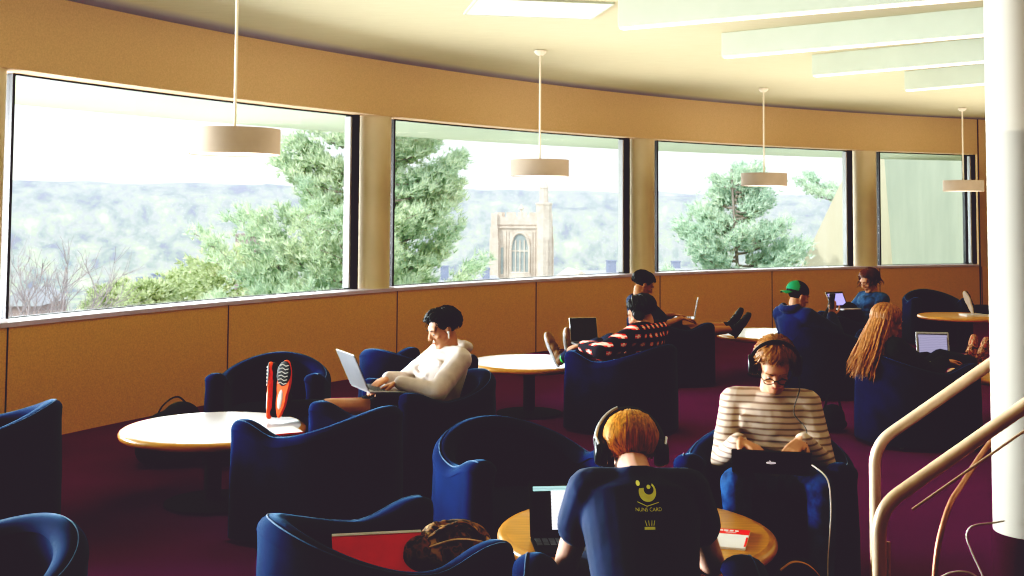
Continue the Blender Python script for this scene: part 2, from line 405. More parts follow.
# radial ceiling beams with a light strip under each
for i, th in enumerate([2.6005, 2.489, 2.384, 2.2727, 2.162, 2.050]):
    r1 = 16.24; r0 = 8.5
    d = V((cos(th), sin(th), 0)); n = V((-sin(th), cos(th), 0)); R = Matrix((d, n, V((0,0,1)))).transposed()
    t = empty('ceiling_beam', W(th, r1, Z_CEIL)-n*.05, 0,
        'pale boxed ceiling beam with glowing underside, %s in the row counting from the camera' % ['first','second','third','fourth','fifth','sixth'][i], 'ceiling beam', 'radial ceiling beams')
    bm = bmesh.new(); box(bm, d*(-(r1-r0)/2)+V((0,0,-.10)), (r1-r0, .09, .20), R); obj('casing', bm, M['beam'], t, smooth=False, bevel=.004)
    bm = bmesh.new(); box(bm, d*(-(r1-r0)/2)+V((0,0,-.206)), (r1-r0-.02, .07, .012), R); obj('light_strip', bm, M['beam_glow'], t, smooth=False)
# recessed ceiling panel
t = empty('ceiling_panel', (.18, 8.55, Z_CEIL), 0, 'pale rectangular light panel recessed in the plaster ceiling', 'ceiling light')
bm = bmesh.new(); box(bm, (0,0,-.006), (.98,.66,.012), Matrix.Rotation(.18, 3, 'Z')); obj('diffuser', bm, M['panel'], t, smooth=False)
bm = bmesh.new()
for sx, sy, lx, ly in ((0,.34,1.0,.02),(0,-.34,1.0,.02),(.5,0,.02,.68),(-.5,0,.02,.68)):
    Rz = Matrix.Rotation(.18, 3, 'Z'); box(bm, Rz @ V((sx,sy,-.008)), (lx,ly,.016), Rz)
obj('trim_frame', bm, M['beam'], t, smooth=False)

# ------------------------------------------------------------------ pendants
def make_pendant():
    t = empty('pendant_lamp')
    bm = bmesh.new(); R_ = .275
    prof = [(R_-.006, -.155),(R_, -.155),(R_, 0),(R_-.006, 0),(R_-.006,-.155)]
    rings = []
    for r, z in prof[:4]: rings.append([bm.verts.new((r*cos(2*pi*k/64), r*sin(2*pi*k/64), z)) for k in range(64)])
    for a, b in zip(rings, rings[1:]+rings[:1]):
        for k in range(64): bm.faces.new((a[k], a[(k+1)%64], b[(k+1)%64], b[k]))
    obj('shade', bm, M['shade'], t)
    bm = bmesh.new(); lathe(bm, [(.268,-.150),(.268,-.144)], 64); obj('diffuser', bm, M['glow'], t)
    bm = bmesh.new(); lathe(bm, [(.269,-.010),(.269,-.004)], 64); obj('top_plate', bm, M['metal_white'], t)
    bm = bmesh.new(); cyl(bm, (0,0,-.01), (0,0,1.03), .009, seg=12); obj('rod', bm, M['metal_white'], t)
    bm = bmesh.new(); lathe(bm, [(.012,.985),(.03,.99),(.055,1.012),(.06,1.032)], 24); obj('ceiling_rose', bm, M['metal_white'], t)
    return t
M['shade'] = mat('cream_drum_shade', (.42,.34,.27), .8, .06, 5, spec=.1)
pend = [(-1.690,6.99,'nearest the camera, in front of the largest window'),(.262,10.80,'over the window with the stone tower'),
        (3.06,13.95,'before the pine tree of the third window'),(6.42,16.35,'farthest along, beside the white column')]
P0 = make_pendant()
for i, (x, y, s) in enumerate(pend):
    o = P0 if i == 0 else copy_tree(P0)
    o.location = (x, y, 1.965+.155)
    tag(o, 'cream drum pendant lamp on thin rod, ' + s, 'pendant lamp', 'drum pendant lamps')

# ------------------------------------------------------------------ tub chairs
RIM = []
M['piping'] = mat('pale_blue_stitching', (.05,.12,.26), .8, .3, 60, sheen=.4)
def tub_shell():
    bm = bmesh.new(); path = []
    a, b, yf = .345, .33, .30            # centre line of the wall
    N1, N2 = 10, 32
    for i in range(N1): path.append(V((-a+.012*(1-i/N1)**2, yf-(yf+.02)*i/N1, 0)))
    for i in range(N2+1):
        t = pi+pi*i/N2; path.append(V((a*cos(t), -.02+b*sin(t), 0)))
    for i in range(1, N1+1): path.append(V((a-.012*(i/N1)**2, -.02+(yf+.02)*i/N1, 0)))
    n = len(path); L = [0]
    for p, q in zip(path, path[1:]): L.append(L[-1]+(q-p).length)
    T = L[-1]
    def sec(p, tg, s, scale, push):
        u = abs(2*s/T-1)                        # 0 at the back, 1 at the arm tips
        d = (1-u)*T/2                           # distance from the tip
        back = .655; tip = .592; dip = .528
        if d < .24: k = .5-.5*cos(pi*d/.24); h = tip+(dip-tip)*k
        else:
            k = min(1, (d-.24)/(T/2-.24)); k = k*k*(3-2*k); h = dip+(back-dip)*k**.85
        th = (.052+.018*max(0, u-.55)/.45)*scale
        nrm = V((tg.y, -tg.x, 0)); nrm = nrm if nrm.dot(p-V((0,.0,0))) > 0 else -nrm
        if nrm.dot(p) < 0: nrm = -nrm
        c = p + tg*push
        prof = [(th*1.15,.025),(th*1.12,.30),(th*.98,h-.10),(th*1.02,h-.045)]
        for j in range(9):
            an = pi*j/8; prof.append((th*1.05*cos(an), h-.045+.045*sin(an)))
        prof += [(-th*.95,h-.045),(-th*.80,h-.12),(-th*.9,.30),(-th*.9,.025)]
        hh = h if scale > .999 else h-(1-scale)*.03
        return [bm.verts.new(c+nrm*x+V((0,0,z if z < .2 else z+(hh-h)))) for x, z in prof]
    rings = []
    tg0 = (path[0]-path[1]).normalized(); tg1 = (path[-1]-path[-2]).normalized()
    for j in (4,3,2,1):
        an = (pi/2)*j/4.2; rings.append(sec(path[0], tg0, 0, max(.12, cos(an)), .062*sin(an)))
    # keep the normal orientation consistent by always using the outward side
    for i, p in enumerate(path):
        tg = (path[min(i+1,n-1)]-path[max(i-1,0)]).normalized(); rings.append(sec(p, tg, L[i], 1, 0))
    for j in (1,2,3,4):
        an = (pi/2)*j/4.2; rings.append(sec(path[-1], tg1, T, max(.12, cos(an)), .062*sin(an)))
    m_ = len(rings[0])
    RIM.append([r[7].co.copy() for r in rings[3:-3]])
    for r, q in zip(rings, rings[1:]):
        for k in range(m_): bm.faces.new((r[k], r[(k+1)%m_], q[(k+1)%m_], q[k]))
    bm.faces.new(rings[0]); bm.faces.new(rings[-1][::-1]); return bm
def d_shape(bm, a, b, yf, z0, z1, rnd=.03, y0=-.02, crown=.02):
    """seat cushion: D shaped plan with rounded edges and a crowned top"""
    pl = []
    for i in range(25):
        t = pi+pi*i/24; pl.append((a*cos(t), y0+b*sin(t)))
    for i in range(7): pl.append((a-.0, y0+(yf-.05-y0)*(i+1)/7)) if i < 6 else None
    for i in range(5):
        t = (pi/2)*i/4; pl.append((a-.05+.05*cos(t), yf-.05+.05*sin(t)))
    for i in range(5):
        t = pi/2+(pi/2)*i/4; pl.append((-a+.05+.05*cos(t), yf-.05+.05*sin(t)))
    rings = []
    prof = [(0, z0),(0, z0+.01)] + [(rnd*(1-cos(t)), z1-rnd+rnd*sin(t)) for t in (0,.4,.8,1.2,pi/2)] + [(.10, z1+crown*.6), (.2, z1+crown)]
    for ins, z in prof:
        k = 1-ins/a; rings.append([bm.verts.new((x*k, y0*.0+y*k+.0, z)) for x, y in pl])
    n = len(pl)
    for r, q in zip(rings, rings[1:]):
        for k in range(n): bm.faces.new((r[k], r[(k+1)%n], q[(k+1)%n], q[k]))
    bm.faces.new(rings[0]); bm.faces.new(rings[-1][::-1])
def make_chair():
    t = empty('tub_chair')
    obj('shell', tub_shell(), M['fabric'], t)
    bm = bmesh.new(); tube(bm, RIM[0], .0028, 6); obj('rim_piping', bm, M['piping'], t)
    bm = bmesh.new(); d_shape(bm, .292, .275, .325, .235, .335); obj('seat_cushion', bm, M['fabric'], t)
    bm = bmesh.new(); d_shape(bm, .295, .28, .30, .03, .232, rnd=.008, crown=0); obj('seat_base', bm, M['fabric'], t)
    bm = bmesh.new()
    bm.free()
    for x, y in ((-.27,.24),(.27,.24),(-.22,-.22),(.22,-.22)):
        bm = bmesh.new(); lathe(bm, [(.016,0),(.018,.032)], 16, (x,y,0)); obj('glide', bm, M['metal_white'], t)
    return t
chair0 = make_chair(); used = []
def chair(x, y, dx, dy, label, s=1.0):
    o = chair0 if not used else copy_tree(chair0); used.append(1)
    o.location = (x, y, 0); o.rotation_euler = (0,0,face_dir(dx,dy)); o.scale = (.94,.94,1)
    return tag(o, label, 'chair', 'blue tub chairs around the lounge tables')
CH = dict(
 big=(-.93,5.93,-.89,.45), hood=(-.47,7.05,-.894,-.447), wallside=(-1.57,7.68,.02,-1), behind=(-.72,8.45,.68,.73),
 plaid=(.88,8.80,-.79,.61), polo=(1.50,11.2,.93,.35), cap=(2.80,10.5,.6,.8), denim=(3.62,12.1,-1,.0), girl=(2.87,8.35,.97,.25),
 farr=(5.42,14.85,0,-1), hid=(6.47,13.8,-1,.05), striped=(1.145,5.20,-.26,-.96), round_=(.03,5.25,.45,-.89),
 blonde=(.385,3.26,.02,1), bag=(-.44,3.83,.885,.466), corner=(-1.64,3.44,-.6,-.8), left=(-2.66,5.85,-.97,-.2))
LB = dict(
 big='empty blue tub chair, long side to camera, between left table and patterned bag',
 hood='blue tub chair holding the reader in the cream hooded top',
 wallside='empty blue tub chair against the wall facing the camera across the white table',
 behind='empty blue tub chair turned away, standing behind the reader in the cream top',
 plaid='blue tub chair holding the person in the red plaid shirt',
 polo='dark tub chair holding the short-haired person with feet up, under the sill',
 cap='dark blue tub chair holding the person in the backward green cap',
 denim='dark tub chair holding the woman in the denim jacket',
 girl='blue tub chair holding the person with long auburn hair',
 farr='empty dark tub chair behind the farthest wooden table',
 hid='tub chair mostly hidden behind the white column at the farthest table',
 striped='blue tub chair holding the person in the striped shirt',
 round_='empty blue tub chair with high round back beside the foreground table',
 blonde='blue tub chair holding the golden-haired person in the printed navy shirt',
 bag='blue tub chair in the foreground with a red folder and patterned bag on its seat',
 corner='blue tub chair cut off by the lower left corner of the photo',
 left='dark tub chair cut off at the left edge below the first window')
for k, a in CH.items(): chair(*a, LB[k])

# ------------------------------------------------------------------ tables
HT = .42
def table(x, y, R_, topm, label, name='lounge_table'):
    t = empty(name, (x,y,0), 0, label, 'table')
    bm = bmesh.new(); lathe(bm, [(R_-.035, HT-.004),(R_-.032, HT)], 96); obj('tabletop', bm, topm, t)
    bm = bmesh.new(); prof = []
    for j in range(9):
        an = -pi/2+pi*j/8; prof.append((R_-.0225+.0225*cos(an), HT-.0235+.0225*sin(an)))
    lathe(bm, [(R_-.10, HT-.046)]+prof+[(R_-.034, HT-.001)], 96); obj('wood_edge', bm, M['rimwood'], t)
    bm = bmesh.new(); cyl(bm, (0,0,.02), (0,0,HT-.046), .045, seg=32); obj('pedestal', bm, M['dark'], t)
    bm = bmesh.new(); lathe(bm, [(.26,0),(.26,.012),(.05,.03)], 48); obj('base', bm, M['dark'], t)
    return t
table(-1.655,6.50,.51, M['topglare'], 'round glare-paled lounge table with wood edge at the left, runner sole resting on it')
table(.15,9.41,.50, M['topglare'], 'round glare-paled lounge table with wood edge, left of the plaid shirt reader')
table(2.66,11.72,.58, M['topglare'], 'round glare-paled lounge table in front of the third window, black shoes on it')
table(5.43,13.98,.50, M['topwood'], 'farthest round wooden lounge table beside the column with a pale-soled shoe on it')
table(3.93,8.86,.56, M['topwood'], 'round wooden lounge table mostly hidden behind the column and railing, floral shoes on it')
table(.479,4.44,.527, M['topwood'], 'honey wood round lounge table in the foreground with open laptop and magazine')
# ------------------------------------------------------------------ people
def ik(a, c, l1, l2, pole):
    a = V(a); c = V(c); pole = V(pole); d = c-a; L = min(d.length, (l1+l2)*.999)
    u = d.normalized(); x = (l1*l1-l2*l2+L*L)/(2*L); h = sqrt(max(0, l1*l1-x*x))
    p = pole-u*pole.dot(u); p.normalize(); return a+u*x+p*h, a+u*L
def hand_prims(bm, w, d, n, side, curl=.5, s=1.0, spread=.08):
    """w wrist, d direction of the fingers, n palm normal (the side the fingers curl to), side +1/-1: where the thumb leaves"""
    d = V(d).normalized(); n = V(n); n = (n-d*n.dot(d)).normalized(); x = d.cross(n)*side
    R_ = Matrix((x, d, n)).transposed()
    w = V(w)
    for k in (-.026, -.009, .009, .026):
        capsule(bm, w+d*.012*s+x*k*.55*s, .013*s, w+d*.088*s+x*k*s, .0115*s, 2)
    ball(bm, w+d*.045*s, (.036*s, .048*s, .014*s), R_, 2)
    for k, L in ((-.028,.066), (-.010,.080), (.009,.086), (.027,.078)):
        p = w+d*.088*s+x*k*s; a = 0; dd = (d+x*k*spread*20*.3).normalized(); r = .0092*s
        for seg, f in enumerate((.45,.32,.25)):
            a += curl*(.55 if seg == 0 else .8)
            q = p+(dd*cos(a)+n*sin(a))*L*f*s*1.02; capsule(bm, p, r, q, r*.9, 2); p = q; r *= .9
    p = w+d*.020*s+x*.026*s; t = (d*.62+x*.72+n*.22).normalized(); q = p+t*.042*s; capsule(bm, p, .014*s, q, .0115*s, 2)
    t2 = (d*.85+x*.30+n*.35).normalized(); q2 = q+t2*.032*s; capsule(bm, q, .011*s, q2, .010*s, 2)
    q3 = q2+(d*.9+n*.4*curl).normalized()*.024*s; capsule(bm, q2, .010*s, q3, .0085*s, 2)
def head_frame(look, up):
    f = V(look).normalized(); u = V(up); u = (u-f*u.dot(f)).normalized(); r = f.cross(u)
    return Matrix((r, f, u)).transposed()          # local x right, y forward, z up
def head_prims(bm, c, H, s=1.0):
    P = lambda x, y, z: c + H @ (V((x, y, z))*s)
    E_ = lambda x, y, z, a, b, d: ball(bm, P(x,y,z), (a*s, b*s, d*s), H, 3)
    E_(0,-.012,.035,.074,.092,.080); E_(0,.020,.005,.066,.074,.080); E_(0,.030,-.045,.054,.056,.060)
    capsule(bm, P(-.042,.010,-.055), .022*s, P(-.016,.068,-.092), .020*s); capsule(bm, P(.042,.010,-.055), .022*s, P(.016,.068,-.092), .020*s)
    E_(0,.074,-.090,.022,.020,.020); E_(0,.062,.042,.052,.030,.022)
    for k in (-1,1):
        E_(k*.036,.062,-.020,.024,.022,.020)                       # cheekbone
        E_(k*.030,.0775,.0135,.0150,.0125,.0085)                   # upper lid
        E_(k*.076,-.008,-.005,.008,.020,.031)                     # ear
        E_(k*.080,-.014,.008,.008,.015,.016)
        capsule(bm, P(k*.014,.088,.030), .008*s, P(k*.048,.076,.030), .008*s)   # brow
    capsule(bm, P(0,.090,.022), .009*s, P(0,.112,-.022), .0125*s); E_(-.011,.100,-.026,.010,.012,.008); E_(.011,.100,-.026,.010,.012,.008)
    capsule(bm, P(-.016,.088,-.050), .0075*s, P(.016,.088,-.050), .0075*s); capsule(bm, P(-.013,.087,-.062), .0075*s, P(.013,.087,-.062), .0075*s)
def hair_mesh(root, head, c, H, m, style, s=1.0, seed=1):
    rnd = random.Random(seed)
    P = lambda x, y, z: c + H @ (V((x, y, z))*s)
    # cap grown close to the skull
    bm = bmesh.new()
    long_ = style.get('long', 0)
    fr = style.get('front', .03)
    ball(bm, P(0,-.022,.045), (.082*s,.094*s,.084*s), H, 4)
    dele = []
    Hi = H.inverted()
    for v in bm.verts:
        q = Hi @ (v.co-c)/s
        lim = -.055+style.get('nape', 0) + max(0, (q.y+.055))*1.05 if q.y < .05 else fr+.02
        if q.z < lim: dele.append(v)
    bmesh.ops.delete(bm, geom=dele, context='VERTS')
    # strands lying over the cap
    n = style.get('n', 260); crown = V((.012,-.045,.125))
    cen = V((0,-.022,.040)); rad = V((.084,.097,.086))
    for i in range(n):
        az = 2*pi*i/n+rnd.uniform(-.05,.05); a0 = rnd.uniform(.0, .5); front = cos(az)                    # az 0 = forward
        a1 = style.get('len_f', 1.15) if front > .55 else (style.get('len_s', 1.55) if front > -.3 else style.get('len_b', 1.95))
        a1 += rnd.uniform(-.14, .14); off = rnd.uniform(.0,.008)+style.get('vol', 0); wob = rnd.uniform(-.25,.25)
        a0 = rnd.uniform(0, a1*.72); cu = style.get('curl', 0); c1 = rnd.uniform(0,6)
        pts = []
        for k in range(7):
            t = k/6; a = a0+(a1-a0)*t; z_ = az+wob*t*t+cu*.16*sin(c1+t*7)
            d = V((sin(a)*sin(z_), sin(a)*cos(z_)-.15*(1-t)*0, cos(a)))
            e = V((d.x*rad.x, d.y*rad.y, d.z*rad.z)); k2 = 1+(off+(style.get('lift', .0)*t if front > .3 else 0)+.004*sin(pi*t)+cu*.006*(1+cos(c1+t*7)))/.088
            pts.append(P(*(cen+e*k2)))
        w = rnd.uniform(.0030,.0060)*s
        tube(bm, pts, w, 5, True, [.5,.9,1,1,.9,.6,.15], .6)
    if long_:
        for i in range(style.get('nl', 240)):
            az = rnd.uniform(style.get('az0', .30*pi), style.get('az1', 1.70*pi)); a = rnd.uniform(1.0,1.7)
            d = V((sin(a)*sin(az), sin(a)*cos(az), cos(a))); e = V((d.x*rad.x*1.03, d.y*rad.y*1.03, d.z*rad.z))
            p = P(*(cen+e)); pts = [P(*(cen+V((e.x*.8,e.y*.8,e.z+.03))))]; L = long_*rnd.uniform(.72,1.0); ph = rnd.uniform(0,6)
            g = V(style.get('fall', (0,0,-1))).normalized(); sd = V((rnd.uniform(-.05,.05), rnd.uniform(-.05,.05), 0))
            for k in range(9):
                t = k/8; pts.append(p+g*L*t+sd*t*style.get('fan', 1)+V((.008*sin(ph+t*9),.008*cos(ph+t*8),0))*t)
            tube(bm, pts, rnd.uniform(.004,.0075)*s, 5, True, [.7,1,1,1,1,1,.9,.8,.5,.15], .7)
    return obj('hair', bm, m, root)
def shoe(root, heel, toe_dir, up, m, sole_m, s=1.0, bar=False):
    """heel: centre of the heel at the sole; toe_dir along the foot; up out of the instep"""
    f = V(toe_dir).normalized(); u = V(up); u = (u-f*u.dot(f)).normalized(); x = f.cross(u); R_ = Matrix((x, f, u)).transposed(); h = V(heel)
    P = lambda a, b, c: h+R_ @ (V((a, b, c))*s)
    bm = bmesh.new()
    for y, rx, ry, rz, z in ((.035,.034,.038,.045,.045),(.085,.034,.05,.040,.045),(.15,.038,.055,.032,.036),(.205,.044,.055,.026,.030),(.245,.038,.038,.022,.026)):
        ball(bm, P(0,y,z), (rx*s, ry*s, rz*s), R_, 2)
    capsule(bm, P(0,.05,.06), .036*s, P(0,.045,.095), .037*s)
    for y in (.10,.13,.16): capsule(bm, P(-.018,y,.083-(y-.1)*.35), .005*s, P(.018,y,.083-(y-.1)*.35), .005*s)
    u_ = remeshed('shoe', bm, m, root, .006, 3)
    bm = bmesh.new(); out = []
    for k in range(32):
        t = 2*pi*k/32; y = .138+.145*sin(t); w = .036+.010*sin(t-.3) - .006*math.exp(-((y-.11)/.03)**2); out.append((w*cos(t), y))
    r = []
    for g, z in ((.93,-.004),(1,.004),(1,.016),(.95,.022)): r.append([bm.verts.new(P(a*g, .138+(b-.138)*g, z)) for a, b in out])
    for a, b in zip(r, r[1:]):
        for k in range(32): bm.faces.new((a[k], a[(k+1)%32], b[(k+1)%32], b[k]))
    bm.faces.new(r[0]); bm.faces.new(r[-1])
    so = obj('sole', bm, sole_m, u_)
    if bar:      # dark lugs of the forefoot, as on a running shoe
        bm = bmesh.new()
        ball(bm, P(0,.215,-.0035), (.040*s,.064*s,.004*s), R_, 3); tr_ = obj('tread', bm, M['shoe_black'], so)
        bm = bmesh.new()
        for j in range(6): tube(bm, [P(-.026,.170+j*.018,-.0085), P(-.009,.163+j*.018,-.0085), P(.009,.170+j*.018,-.0085), P(.026,.163+j*.018,-.0085)], .0016*s, 5)
        obj('tread_lines', bm, M['sole_white'], tr_)
        bm = bmesh.new(); ball(bm, P(0,.085,-.004), (.014*s,.05*s,.003*s), R_, 2); obj('heel_inset', bm, M['sole_white'], so)
    return u_
def person(S, label):
    root = empty('person', S['loc'], face_dir(*S['dir']), label, 'person')
    hs = S.get('hs', 1.0)
    pelvis = V(S.get('pelvis', (0,-.05,.41))); neck = V(S.get('neck', (0,-.20,.83))); hc = V(S.get('head', (0,-.15,.965)))
    look = V(S.get('look', (0,1,-.35))); H = head_frame(look, V(S.get('up', (0,0,1))))
    vox = S.get('vox', .008); sk = S.get('skin', M['skin'])
    spine = neck-pelvis; sx = V(S.get('shx', (1,0,0))).normalized(); sh = S.get('sh', .165)
    fwd = sx.cross(spine).normalized(); fwd = fwd if fwd.y > 0 else -fwd
    up = spine.normalized()
    sL = neck-sx*sh-up*.055; sR = neck+sx*sh-up*.055
    hands = {}
    for side, s0, k in (('L', sL, -1), ('R', sR, 1)):
        tgt = V(S['hand'+side]); el, wr = ik(s0, tgt, .275, .245, S.get('pole'+side, (k*.8,-.4,-.8))); hands[side] = (s0, el, wr)
    legs = {}
    for side, k in (('L', -1), ('R', 1)):
        h0 = pelvis+V((k*.085,.02,-.01)); lg = S.get('leg', 1.0); kn, an = ik(h0, V(S['foot'+side]), .41*lg, .40*lg, S.get('kpole'+side, (0,0,1))); legs[side] = (h0, kn, an)
    # --- the body: one continuous surface
    bm = bmesh.new()
    mid = pelvis.lerp(neck, .45)+fwd*(-.02)
    def trunk(bm, g):
        loft(bm, [(pelvis-up*.09, sx*(.11+g), fwd*(.08+g)), (pelvis, sx*(.155+g), fwd*(.105+g)), (mid-up*.06, sx*(.140+g), fwd*(.098+g)),
              (pelvis.lerp(neck,.68), sx*(.160+g), fwd*(.108+g)), (pelvis.lerp(neck,.86), sx*(.165+g), fwd*(.095+g)), (neck-up*.03, sx*(.10+g), fwd*(.065+g)), (neck+up*.005, sx*(.055+g), fwd*(.052+g))], 28)
    trunk(bm, 0)
    capsule(bm, sL, .052, sR, .052); capsule(bm, neck-up*.04, .056, hc+H @ V((0,-.02,-.05)), .050)
    head_prims(bm, hc, H, hs)
    for side, k in (('L', -1), ('R', 1)):
        s0, el, wr = hands[side]; capsule(bm, s0, .046, el, .037); capsule(bm, el, .037, wr, .025)
        hd = S.get('hdir'+side, (0,1,-.1)); hn = S.get('hnorm'+side, (0,0,-1))
        hand_prims(bm, wr, hd, hn, S.get('thumb'+side, -k), S.get('curl'+side, .45), .98)
        h0, kn, an = legs[side]; capsule(bm, h0, .082, kn, .054); capsule(bm, kn.lerp(an,.0), .053, kn.lerp(an,.3)+(0.0)*up, .055); capsule(bm, kn.lerp(an,.3), .055, an, .036)
    body = remeshed('body', bm, sk, root, S.get('bvox', .0058), 2)
    # --- eyes, brows, lips
    P = lambda x, y, z: hc + H @ (V((x, y, z))*hs)
    bm = bmesh.new()
    for k in (-1,1): ball(bm, P(k*.030,.0775,.006), .0105*hs, sub=2)
    ey = obj('eyes', bm, M['eye'], body)
    bm = bmesh.new()
    for k in (-1,1): ball(bm, P(k*.030,.0850,.002), .0052*hs, sub=2)
    obj('irises', bm, M['iris'], body)
    bm = bmesh.new()
    for k in (-1,1): tube(bm, [P(k*.014,.097,.030), P(k*.032,.096,.036), P(k*.050,.084,.031)], .0038*hs, 6, True, [.8,1,.5])
    obj('eyebrows', bm, S['hairm'], body)
    bm = bmesh.new(); tube(bm, [P(-.020,.091,-.056), P(0,.0975,-.0545), P(.020,.091,-.056)], .0055*hs, 6, True, [.4,1,.4]); obj('lips', bm, M['lip'], body)
    hair_mesh(root, body, hc, H, S['hairm'], S.get('hair', {}), hs, S.get('seed', 3))
    # --- upper garment
    bm = bmesh.new(); g = S.get('loose', .016); trunk(bm, g); capsule(bm, sL, .055+g, sR, .055+g)
    rnd = random.Random(S.get('seed', 3))
    for side in 'LR':
        s0, el, wr = hands[side]
        if S.get('short'): e2 = s0.lerp(el, S['short'] if S['short'] < 1 else .72); capsule(bm, s0, .054+g, e2, .050+g*1.1)
        else:
            w2 = el.lerp(wr, .93); capsule(bm, s0, .050+g, el, .042+g); capsule(bm, el, .043+g, w2, .029+g*.7)
            for j in range(4): q = el.lerp(w2, .1+.22*j); ball(bm, q, (.045+g*.9)*(1-.11*j), sub=2)          # gathered folds
            ball(bm, s0.lerp(el,.6), .050+g, sub=2)
    if S.get('hood'):
        for j in range(9):
            t = pi*j/8; ball(bm, neck+sx*.085*cos(t)-fwd*(.03+.055*sin(t))+up*.035, .036, sub=2)
    if S.get('collar'):
        for j in range(12):
            t = 2*pi*j/12; ball(bm, neck+sx*.062*cos(t)+fwd*.058*sin(t)+up*.022, .020, sub=2)
    for j in range(7):                                                  # soft folds over belly and sides
        z = pelvis.lerp(neck, .12+.1*j); a = rnd.uniform(-.09,.09)
        capsule(bm, z+fwd*(.088+g)+sx*(a-.07)-up*.01, .020, z+fwd*(.088+g)+sx*(a+.07)+up*.015, .014)
    top = remeshed('shirt', bm, S['topm'], root, vox, 3)
    # --- legs
    bm = bmesh.new(); ball(bm, pelvis-up*.01, (.175,.135,.125), sub=3)
    short = S.get('shorts')
    for side in 'LR':
        h0, kn, an = legs[side]
        if short: capsule(bm, h0, .096, h0.lerp(kn,.80), .078)
        else:
            capsule(bm, h0, .094, kn, .068); capsule(bm, kn, .066, kn.lerp(an,.93), .050)
            for j in range(3): ball(bm, kn.lerp(an,.12*j), .068-.003*j, sub=2)
    remeshed('shorts' if short else 'trousers', bm, S['legm'], root, vox, 3)
    if S.get('sock'):
        bm = bmesh.new()
        for side in 'LR':
            h0, kn, an = legs[side]; capsule(bm, kn.lerp(an, S.get('sock_from', .62)), .050, an, .043)
        remeshed('socks', bm, S['sock'], root, .008, 2)
    for side in 'LR':
        an = legs[side][2]; td = V(S.get('toe'+side, (0,.35,1))); sn = V(S.get('instep'+side, (0,-1,.3)))
        td.normalize(); u = (sn-td*sn.dot(td)).normalized()
        shoe(root, an-u*.085-td*.045, td, u, S.get('shoem', M['shoe_black']), S.get('solem', M['sole_white']), S.get('fs', 1.0), S.get('tread', False))
    root['hc'] = 0; del root['hc']
    return root, hc, H, hands, legs, top, body, neck
def rootmat(S): return Matrix.Translation(V(S['loc'])) @ Matrix.Rotation(face_dir(*S['dir']), 4, 'Z')
def headphones(S, hc, H, label, silver=False):
    R_ = rootmat(S); t = empty('headphones', R_ @ hc, face_dir(*S['dir']), label, 'headphones')
    P = lambda x, y, z: H @ V((x, y, z))
    bm = bmesh.new(); pts = [P(.101*cos(a), -.005+.0*a, .012+.128*sin(a)) for a in [pi*k/24 for k in range(25)]]
    tube(bm, pts, .013, 10, True, None, .55); obj('headband', bm, M['black_plastic'], t)
    if silver:
        bm = bmesh.new(); pts = [P(.113*cos(a), -.012, .014+.136*sin(a)) for a in [pi*(.60+.34*k/12) for k in range(13)]]; tube(bm, pts, .006, 8); 
        obj('band_trim', bm, M['aluminium'], t)
    for k in (-1,1):
        bm = bmesh.new(); cyl(bm, P(k*.076,-.005,-.008), P(k*.098,-.005,-.008), .041, .043, 28); cyl(bm, P(k*.098,-.005,-.008), P(k*.116,-.005,-.008), .043, .034, 28)
        o = obj('ear_cup', bm, M['black_plastic'], t, bevel=.004)
        bm = bmesh.new(); pts = [P(k*(.104+.010*sin(a)), -.005+.040*cos(a), .0+.040*sin(a)) for a in [pi*j/12 for j in range(13)]]; tube(bm, pts, .0045, 8); obj('yoke', bm, M['aluminium'] if silver else M['black_plastic'], o)
    return t
